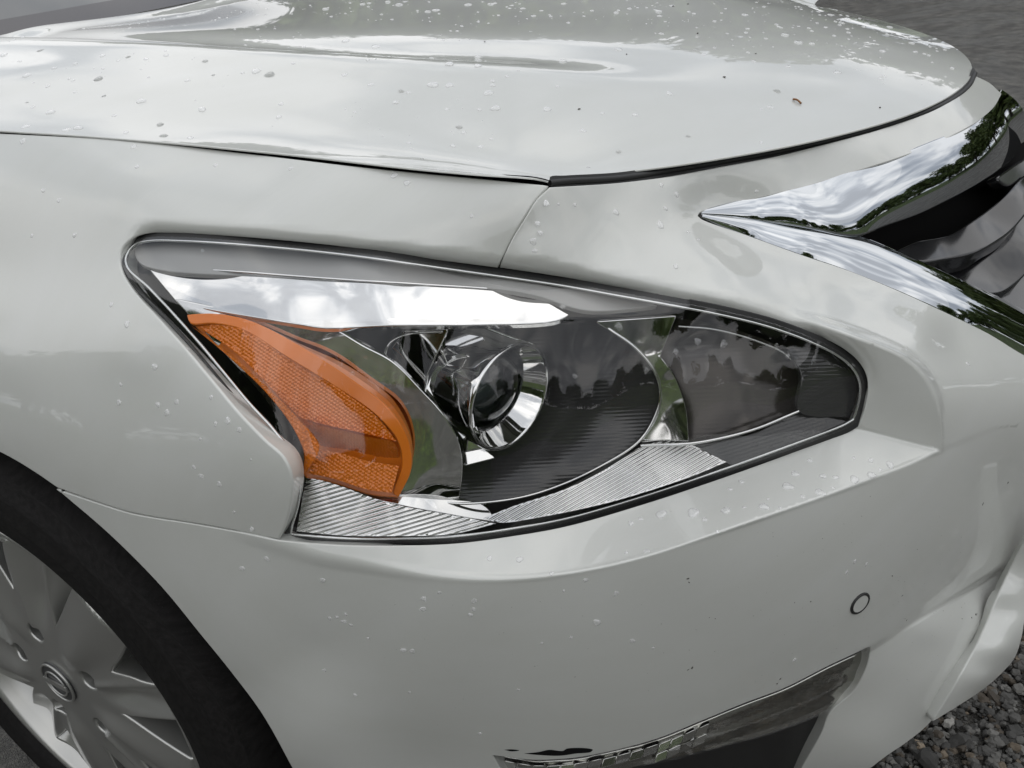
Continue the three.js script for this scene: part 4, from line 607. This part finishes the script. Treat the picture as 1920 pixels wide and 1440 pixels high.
const DROPSETS = [
  ['hood', 'clear raindrop on the near slope of the bonnet', 'raindrops on the bonnet', [50, 142, 8, 185, 148, 9, 89, 162, 5, 102, 128, 5, 141, 173, 4, 195, 180, 4, 141, 120, 5, 62, 201, 4, 95, 211, 8, 51, 192, 3, 215, 217, 5, 265, 190, 9, 379, 206, 8, 300, 234, 7, 48, 238, 9, 125, 244, 9, 147, 241, 9, 307, 255, 7, 357, 259, 7, 236, 249, 6, 480, 134, 9, 506, 140, 10, 527, 195, 6, 523, 220, 6, 646, 141, 6, 385, 115, 5, 696, 159, 6, 812, 160, 10, 843, 160, 8, 752, 171, 6, 766, 174, 4, 916, 175, 9, 929, 204, 9, 861, 239, 6, 902, 276, 6, 924, 160, 5, 838, 205, 4, 791, 298, 4, 767, 268, 4, 742, 192, 5, 192, 105, 6, 240, 107, 5, 274, 111, 5, 312, 104, 5, 8, 103, 7, 75, 95, 6, 352, 151, 5, 278, 145, 3, 265, 130, 3, 400, 141, 3, 550, 119, 4, 1026, 205, 8, 1255, 175, 7, 1160, 285, 5, 1191, 215, 6, 1093, 245, 6, 1130, 213, 4, 1290, 256, 4, 1427, 267, 4, 1103, 314, 4, 1427, 204, 3, 1457, 171, 7, 1445, 201, 6, 1570, 136, 8, 1478, 125, 6, 1305, 95, 7, 1320, 102, 5, 1160, 93, 8, 1055, 115, 8, 995, 59, 4, 1045, 162, 3, 1240, 63, 6]],
  ['hood', 'bright raindrop on the far part of the bonnet', 'raindrops on the far bonnet', [610, 17, 7, 680, 8, 6, 692, 6, 5, 727, 4, 6, 748, 9, 7, 760, 3, 5, 817, 19, 8, 802, 22, 6, 877, 9, 7, 920, 8, 6, 928, 6, 5, 705, 88, 10, 648, 77, 8, 896, 107, 8, 843, 120, 9, 896, 123, 8, 809, 109, 5, 742, 193, 5, 1057, 7, 5, 1155, 24, 6, 1235, 22, 6, 1237, 30, 5, 1260, 11, 5, 1292, 22, 4, 1397, 28, 6, 1472, 66, 7, 1497, 80, 9, 1522, 82, 6, 1579, 43, 7, 1589, 36, 6, 1460, 50, 4, 1497, 49, 4, 1399, 61, 5, 1402, 54, 4, 1557, 28, 5, 1000, 30, 5, 1015, 20, 4, 980, 16, 5, 960, 10, 4, 1110, 20, 4, 1180, 16, 5, 1340, 40, 4, 1655, 96, 6, 1710, 81, 6, 1716, 97, 5, 1742, 104, 4, 1786, 128, 5, 1664, 65, 5, 1668, 51, 6, 1640, 48, 6, 1625, 44, 6, 1655, 57, 5, 1700, 70, 5, 1725, 78, 5]],
  [null, 'clear raindrop on the bumper ledge below the headlight', 'raindrops on the ledge below the headlight', [1240, 964, 11, 1300, 961, 13, 1361, 957, 10, 1432, 950, 10, 1477, 912, 11, 1491, 888, 8, 1538, 923, 10, 1567, 895, 6, 1543, 893, 7, 1602, 899, 10, 1634, 891, 9, 1669, 872, 9, 1321, 974, 6, 1183, 981, 6, 1201, 973, 5, 1395, 951, 4, 1505, 931, 5, 1633, 863, 6, 1601, 859, 4, 1369, 917, 5, 1390, 903, 6, 1519, 863, 5, 1463, 952, 4, 1345, 997, 4, 1562, 915, 4, 918, 1047, 6, 974, 1049, 7, 1213, 1033, 7, 1174, 1036, 4, 1034, 1075, 5, 1650, 880, 4, 1440, 935, 3]],
  [null, 'pale raindrop on the lower bumper', 'raindrops on the lower bumper', [795, 1123, 6, 793, 1142, 6, 889, 1127, 6, 888, 1143, 5, 882, 1153, 5, 618, 1160, 5, 632, 1157, 4, 645, 1166, 6, 658, 1172, 4, 648, 1152, 4, 757, 1219, 6, 773, 1221, 6, 1119, 1167, 8, 1155, 1113, 6, 1098, 1088, 5, 1057, 1108, 3, 1071, 1195, 4, 1186, 1202, 6, 1016, 1206, 3, 500, 1048, 6, 454, 1066, 6, 605, 1088, 6, 824, 1111, 4, 608, 1257, 4, 666, 1303, 4, 768, 1298, 3, 900, 1375, 4, 972, 1293, 3, 1603, 1053, 5, 1624, 1058, 4, 1588, 1073, 4, 1490, 1237, 5, 1225, 1215, 3, 690, 1197, 3]],
  [null, 'pale raindrop on the front fender', 'raindrops on the front fender', [290, 688, 7, 226, 721, 4, 223, 755, 6, 296, 759, 6, 331, 754, 6, 313, 774, 7, 396, 745, 5, 404, 795, 5, 427, 789, 7, 448, 806, 6, 363, 876, 5, 377, 893, 6, 411, 908, 6, 238, 608, 7, 209, 571, 5, 439, 960, 3, 472, 992, 5, 375, 823, 3, 470, 862, 3, 740, 328, 8, 763, 343, 7, 545, 316, 5, 404, 310, 5, 257, 313, 5, 251, 275, 7, 43, 265, 7, 81, 357, 5, 110, 376, 5, 140, 441, 5, 60, 442, 4, 884, 405, 4]],
  [null, 'clear raindrop between headlight and chrome', 'raindrops above the headlight', [1008, 419, 5, 1013, 437, 5, 1000, 453, 7, 1002, 472, 8, 1024, 381, 6, 1047, 383, 3, 1078, 384, 4, 1238, 422, 9, 1269, 365, 6, 1155, 398, 7, 1240, 347, 5, 1248, 391, 5, 1267, 500, 6, 1290, 435, 4, 1310, 449, 4, 1418, 359, 4, 1700, 655, 4, 1815, 682, 5]],
  ['lens', 'clear raindrop clinging to the headlight lens', 'raindrops on the headlight', [1357, 645, 8, 1212, 695, 6, 1267, 659, 6, 1308, 640, 7, 1078, 705, 5, 1022, 601, 10, 615, 608, 10, 1456, 648, 5, 1477, 668, 5, 735, 600, 8, 860, 595, 6, 893, 600, 5, 1160, 612, 8, 380, 470, 4, 660, 700, 5, 1055, 575, 6, 640, 615, 5]],
];
{
  const R = rng(31);
  for (const [on, label, grp, list] of DROPSETS) { const rank = new Map([...Array(list.length / 3).keys()].map((k) => 3 * k).sort((a, b) => list[a] - list[b]).map((k, j) => [k, j + 1])); for (let i = 0; i < list.length; i += 3) {
    const [x, y, r] = list.slice(i, i + 3); let p, n, s, f = on === 'lens' ? lensField : x < 1026 && (y < 1000 - (521 - x) * .17 || x < 120) && x < 560 + (y < 520 ? 500 : 0) ? fenderField : bumperField;
    if (on === 'hood') { ({ p, n, s } = hitHood(x, y)); if (s > 2.5) continue; } else { p = pointOn(f, x, y); n = normalOn(f, x, y, 3); s = f.depth(x, y); }
    const m = new THREE.Mesh(dropKinds[Math.floor(R() * 5)], on === 'hood' && grp !== 'raindrops on the far bonnet' && i % 4 === 3 ? WATER : on === 'lens' ? CLEARDROP : BEAD); m.name = numbered('raindrop'); m.castShadow = true;
    const rad = Math.min(.0062, (on === 'hood' ? 1 : .95) * r * s * TY / 720), q = new THREE.Quaternion().setFromUnitVectors(new THREE.Vector3(0, 0, 1), n);
    m.quaternion.copy(q).multiply(new THREE.Quaternion().setFromAxisAngle(new THREE.Vector3(0, 0, 1), R() * 6.28)); m.position.copy(p); m.scale.set(rad, rad, rad * (.6 + .35 * R()));
    const ord = rank.get(i), th = ord % 10 === 1 && ord % 100 !== 11 ? 'st' : ord % 10 === 2 && ord % 100 !== 12 ? 'nd' : ord % 10 === 3 && ord % 100 !== 13 ? 'rd' : 'th';
    tag(m, `${label}, ${ord}${th} from the left`, 'raindrop', grp); scene.add(m);
  } }
  // fine spray too small to count
  const spray = new THREE.InstancedMesh(dropKinds[0], BEAD, 900), M4 = new THREE.Matrix4(); let k = 0; spray.name = 'rain_spray';
  while (k < 900) { const x = -.4 + 1.25 * R(), z = -.5 + 1.1 * R(), lim = .62 - Math.max(0, x - .45) * 1.2; if (Math.abs(z) > lim || (x > .5 && z > .18) || n2(x * 6, z * 6) < -.35 + (z > .12 ? .5 : 0)) continue; const e = 1e-3, n = new THREE.Vector3(-(hoodY(x + e, z) - hoodY(x - e, z)) / (2 * e), 1, -(hoodY(x, z + e) - hoodY(x, z - e)) / (2 * e)).normalize(), rad = .0007 + .0022 * R() ** 2.5; M4.compose(new THREE.Vector3(x, hoodY(x, z), z), new THREE.Quaternion().setFromUnitVectors(new THREE.Vector3(0, 0, 1), n), new THREE.Vector3(rad, rad, rad)); spray.setMatrixAt(k++, M4); }
  tag(spray, 'fine rain spray spread over the far half of the bonnet', 'raindrops', null, 'stuff'); scene.add(spray);
}
{ // dry husk and bits lying on the bonnet
  const a = hitHood(1487, 188).p, b = hitHood(1502, 196).p, c = a.clone().lerp(b, .5); for (const v of [a, b, c]) v.y += .0012; c.y += .0015;
  const g = new THREE.TubeGeometry(new THREE.CatmullRomCurve3([a, c, b]), 10, .0011, 6); 
  tag(mesh('seed_husk', g, new THREE.MeshStandardMaterial({ color: lin(.22, .1, .035), roughness: .8 }), scene), 'curled brown seed husk lying on the white bonnet', 'husk');
  [[1308, 63, 5], [1175, 102, 3], [1417, 101, 3], [1358, 145, 5], [1262, 12, 5], [1290, 8, 4], [1650, 202, 4], [1086, 205, 4], [909, 79, 3]].sort((a, b) => a[0] - b[0]).forEach(([x, y, r], i) => { const h = hitHood(x, y), g = new THREE.IcosahedronGeometry(r * .00027, 1); g.scale(1.6, .5, .9); g.rotateY(i); g.translate(h.p.x, h.p.y + .0005, h.p.z); tag(mesh('bark_crumb', g, DIRT, scene), `dark crumb of bark lying on the bonnet, ${['first', 'second', 'third', 'fourth', 'fifth', 'sixth', 'seventh', 'eighth', 'ninth'][i]} from the left`, 'crumb', 'crumbs on the bonnet'); });
}

// ------------------------------------------------------------------ loose gravel under and before the car
{
  const R = rng(5), kinds = [0, 1, 2].map((k) => { const g = new THREE.IcosahedronGeometry(1, 1), p = g.attributes.position; for (let i = 0; i < p.count; i++) { const x = p.getX(i), y = p.getY(i), z = p.getZ(i), q = 1 + .32 * n3(x * 1.1 + k * 9, y * 1.1, z * 1.1) + .14 * n3(x * 3 + k, y * 3, z * 3); p.setXYZ(i, x * q * 1.1, y * q * .68, z * q * .9); } g.computeVertexNormals(); return g; });
  const STONE = new THREE.MeshStandardMaterial({ color: 0xffffff, roughness: .72 });
  const areas = [[.7, 2.0, -1.1, .75, 17000]];
  const c = new THREE.Color(), M4 = new THREE.Matrix4(), q = new THREE.Quaternion(), e = new THREE.Euler();
  kinds.forEach((g, k) => {
    const total = areas.reduce((s, a) => s + a[4], 0), im = new THREE.InstancedMesh(g, STONE, total); im.name = numbered('gravel'); let i = 0;
    for (const [x0, x1, z0, z1, m] of areas) for (let j = 0; j < m; j++) {
      const rad = .0028 + .0062 * R() ** 2.6 + (R() < .015 ? .008 : 0); q.setFromEuler(e.set(R() * .8 - .4, R() * 6.28, R() * .8 - .4));
      M4.compose(new THREE.Vector3(mix(x0, x1, R()), rad * .35 + .006 * R(), mix(z0, z1, R())), q, new THREE.Vector3(rad, rad, rad)); im.setMatrixAt(i, M4);
      const t = R(), b = (.035 + .11 * R() ** 2) * (R() < .06 ? 2.2 : 1); c.setRGB(b * (t < .2 ? 1.25 : 1.03), b, b * (t < .2 ? .72 : .92)); im.setColorAt(i, c); i++;
    }
    tag(im, 'loose dark wet gravel with pale and brown pebbles', 'gravel', null, 'stuff'); scene.add(im);
  });
}

// ------------------------------------------------------------------ ground
const asphaltMap = tex(1024, 1024, (u, v) => { const g = (Math.abs(Math.sin((u * 12989.8 + v * 78233) * 3.11) * 43758.5)) % 1, m = tile(u, v, 3, 6), k = 0.5 + 0.22 * m + 0.34 * (g - 0.5); return [k, k * 0.985, k * 0.95]; }, true);
asphaltMap.repeat.set(0.5, 0.5);
const wetMap = tex(512, 512, (u, v) => { const m = tile(u, v, 1.4, 5) + 0.35 * tile(v, u, 5, 4), r = mix(0.34, 0.68, sst(-0.3, 0.35, m)); return [0, r, 0]; });
wetMap.repeat.set(0.22, 0.2);
const asphaltBump = tex(512, 512, (u, v) => { const g = (Math.abs(Math.sin((u * 12989.8 + v * 78233) * 5.3) * 43758.5)) % 1; return [g, g, g]; }); asphaltBump.repeat.set(2.4, 2.4);
const ROAD = new THREE.MeshPhysicalMaterial({ color: lin(0.34, 0.335, 0.32), map: asphaltMap, roughness: 1, roughnessMap: wetMap, bumpMap: asphaltBump, bumpScale: 0.003 });
const metres = (g) => { const p = g.attributes.position, uv = g.attributes.uv; for (let i = 0; i < p.count; i++) uv.setXY(i, p.getX(i), p.getZ(i)); return g; };
tag(mesh('road', metres(new THREE.PlaneGeometry(60, 26, 60, 26).rotateX(-Math.PI / 2).translate(0, -0.004, -1)), ROAD, scene), null, null, null, 'structure');
const grassMap = tex(512, 512, (u, v) => { const m = tile(u, v, 6, 5), g = (Math.abs(Math.sin((u * 12989.8 + v * 78233) * 2.7) * 43758.5)) % 1, k = 0.75 + 0.6 * m + 0.5 * (g - 0.5); return [0.5 * k * k, 0.58 * k * k, 0.24 * k]; }, true); grassMap.repeat.set(0.25, 0.25);
const GRASS = new THREE.MeshStandardMaterial({ color: lin(0.42, 0.48, 0.32), map: grassMap, roughness: 0.95 });
{ // verge of grass round the paved yard, rising into a low bank in front and beside the car
  const g = metres(new THREE.RingGeometry(6.5, 120, 96, 22).rotateX(-Math.PI / 2)), p = g.attributes.position;
  for (let i = 0; i < p.count; i++) { let x = p.getX(i), z = p.getZ(i), r = Math.hypot(x, z); if (z > 0 && r < 9) { const k = mix(1, mix(.52, 1, sst(6.5, 9, r)), sst(0, .6, z / r)); x *= k; z *= k; p.setX(i, x); p.setZ(i, z); r = Math.hypot(x, z) / k; } const front = sst(-0.2, 0.7, (x + 0.6 * z) / r); p.setY(i, -0.02 + (0.10 + 0.9 * front) * sst(8.5, 16, r) * (1 + 0.25 * n2(x * .2, z * .2)) - 0.03 * (1 - sst(6.5, 6.7, r)) - (z < 0 && Math.abs(x) < 30 ? 0.6 * (1 - sst(12, 15, -z)) * sst(0, 3, -z) : 0)); }
  g.computeVertexNormals();
  tag(mesh('grass_verge', g, GRASS, scene), null, null, null, 'structure');
}

// ------------------------------------------------------------------ trees round the yard, mirrored in paint, chrome and lamp glass
const LEAF = new THREE.MeshStandardMaterial({ color: lin(0.065, 0.105, 0.03), roughness: 0.7, side: THREE.DoubleSide, vertexColors: true });
const BARK = new THREE.MeshStandardMaterial({ color: lin(0.09, 0.075, 0.06), roughness: 0.9 });
function makeTree(seed, H, W) {
  const R = rng(seed), t = group('broadleaf_tree', scene), limbs = [];
  const limb = (a, b, r0, r1) => { const d = b.clone().sub(a), g = new THREE.CylinderGeometry(r1, r0, d.length(), 7, 1); g.translate(0, d.length() / 2, 0); g.applyQuaternion(new THREE.Quaternion().setFromUnitVectors(new THREE.Vector3(0, 1, 0), d.normalize())); g.translate(a.x, a.y, a.z); limbs.push(g); };
  const top = new THREE.Vector3(0.1, H * 0.55, 0.05); limb(new THREE.Vector3(0, -0.1, 0), top, 0.16, 0.09);
  const clumps = [];
  for (let i = 0; i < 30; i++) { const a = R() * 6.283, h = 0.22 + 0.78 * R(), rr = W * Math.sqrt(R()) * Math.sin(Math.PI * (0.25 + 0.72 * h)) ; const c = new THREE.Vector3(Math.cos(a) * rr, H * (0.14 + 0.8 * h), Math.sin(a) * rr); clumps.push([c, W * (0.22 + 0.2 * R())]); if (i < 9) limb(new THREE.Vector3(0, H * (0.25 + 0.3 * R()), 0), c, 0.06, 0.02); }
  mesh('trunk', mergeGeometries(limbs), BARK, t);
  const P = [], N = [], C = [], v = new THREE.Vector3(), n = new THREE.Vector3(), q = new THREE.Vector3();
  for (const [c, r] of clumps) for (let k = 0; k < 150; k++) {
    n.set(R() - .5, R() - .5, R() - .5).normalize(); v.copy(c).addScaledVector(n, r * (0.55 + 0.5 * R())); v.y -= 0.12 * r;
    const s = 0.09 + 0.09 * R(), a = new THREE.Vector3(R() - .5, R() - .5, R() - .5).normalize(), b = q.set(R() - .5, R() - .5, R() - .5).cross(a).normalize().clone(), m = a.clone().cross(b).normalize(), tint = 0.75 + 0.6 * R(), yel = R() * 0.25;
    for (const [i, j] of [[-1, -.6], [1, -.6], [0, 1.2]]) { P.push(v.x + a.x * i * s + b.x * j * s, v.y + a.y * i * s + b.y * j * s, v.z + a.z * i * s + b.z * j * s); N.push(m.x, m.y, m.z); C.push(tint * (1 + yel), tint, tint * (1 - yel)); }
  }
  const g = new THREE.BufferGeometry(); g.setAttribute('position', new THREE.Float32BufferAttribute(P, 3)); g.setAttribute('normal', new THREE.Float32BufferAttribute(N, 3)); g.setAttribute('color', new THREE.Float32BufferAttribute(C, 3));
  mesh('crown', g, LEAF, t);
  return t;
}
const treeKinds = [makeTree(3, 5.2, 2.5), makeTree(5, 4.4, 2.7), makeTree(8, 5.8, 2.3)];
const treeSpots = [];
{ const R = rng(21); for (let i = 0; i < 48; i++) { const a = (i + 0.5 * R()) / 48 * 2 * Math.PI, c = Math.cos(a), s = Math.sin(a), front = sst(.0, .7, (c + .6 * s) / 1.17), back = sst(.1, .8, -s); const near = sst(.1, .7, s) * (1 - .5 * sst(.3, .9, c)), d = 18 + 4 * R() + 5 * front - 5 * near; treeSpots.push([c * d, s * d, R() * 6.28, (0.85 + 0.35 * R()) * (1 + .3 * back + .25 * near - .1 * front)]); } }
treeSpots.forEach(([x, z, turn, k], i) => {
  const t = i < 3 ? treeKinds[i] : treeKinds[i % 3].clone(); if (i >= 3) { t.name = numbered('broadleaf_tree'); scene.add(t); }
  t.position.set(x, -0.05, z); t.rotation.y = turn; t.scale.setScalar(k);
  tag(t, 'dark green broadleaf tree around the yard, mirrored in chrome, paint and lens', 'tree', 'trees round the yard');
});

renderer.render(scene, camera);
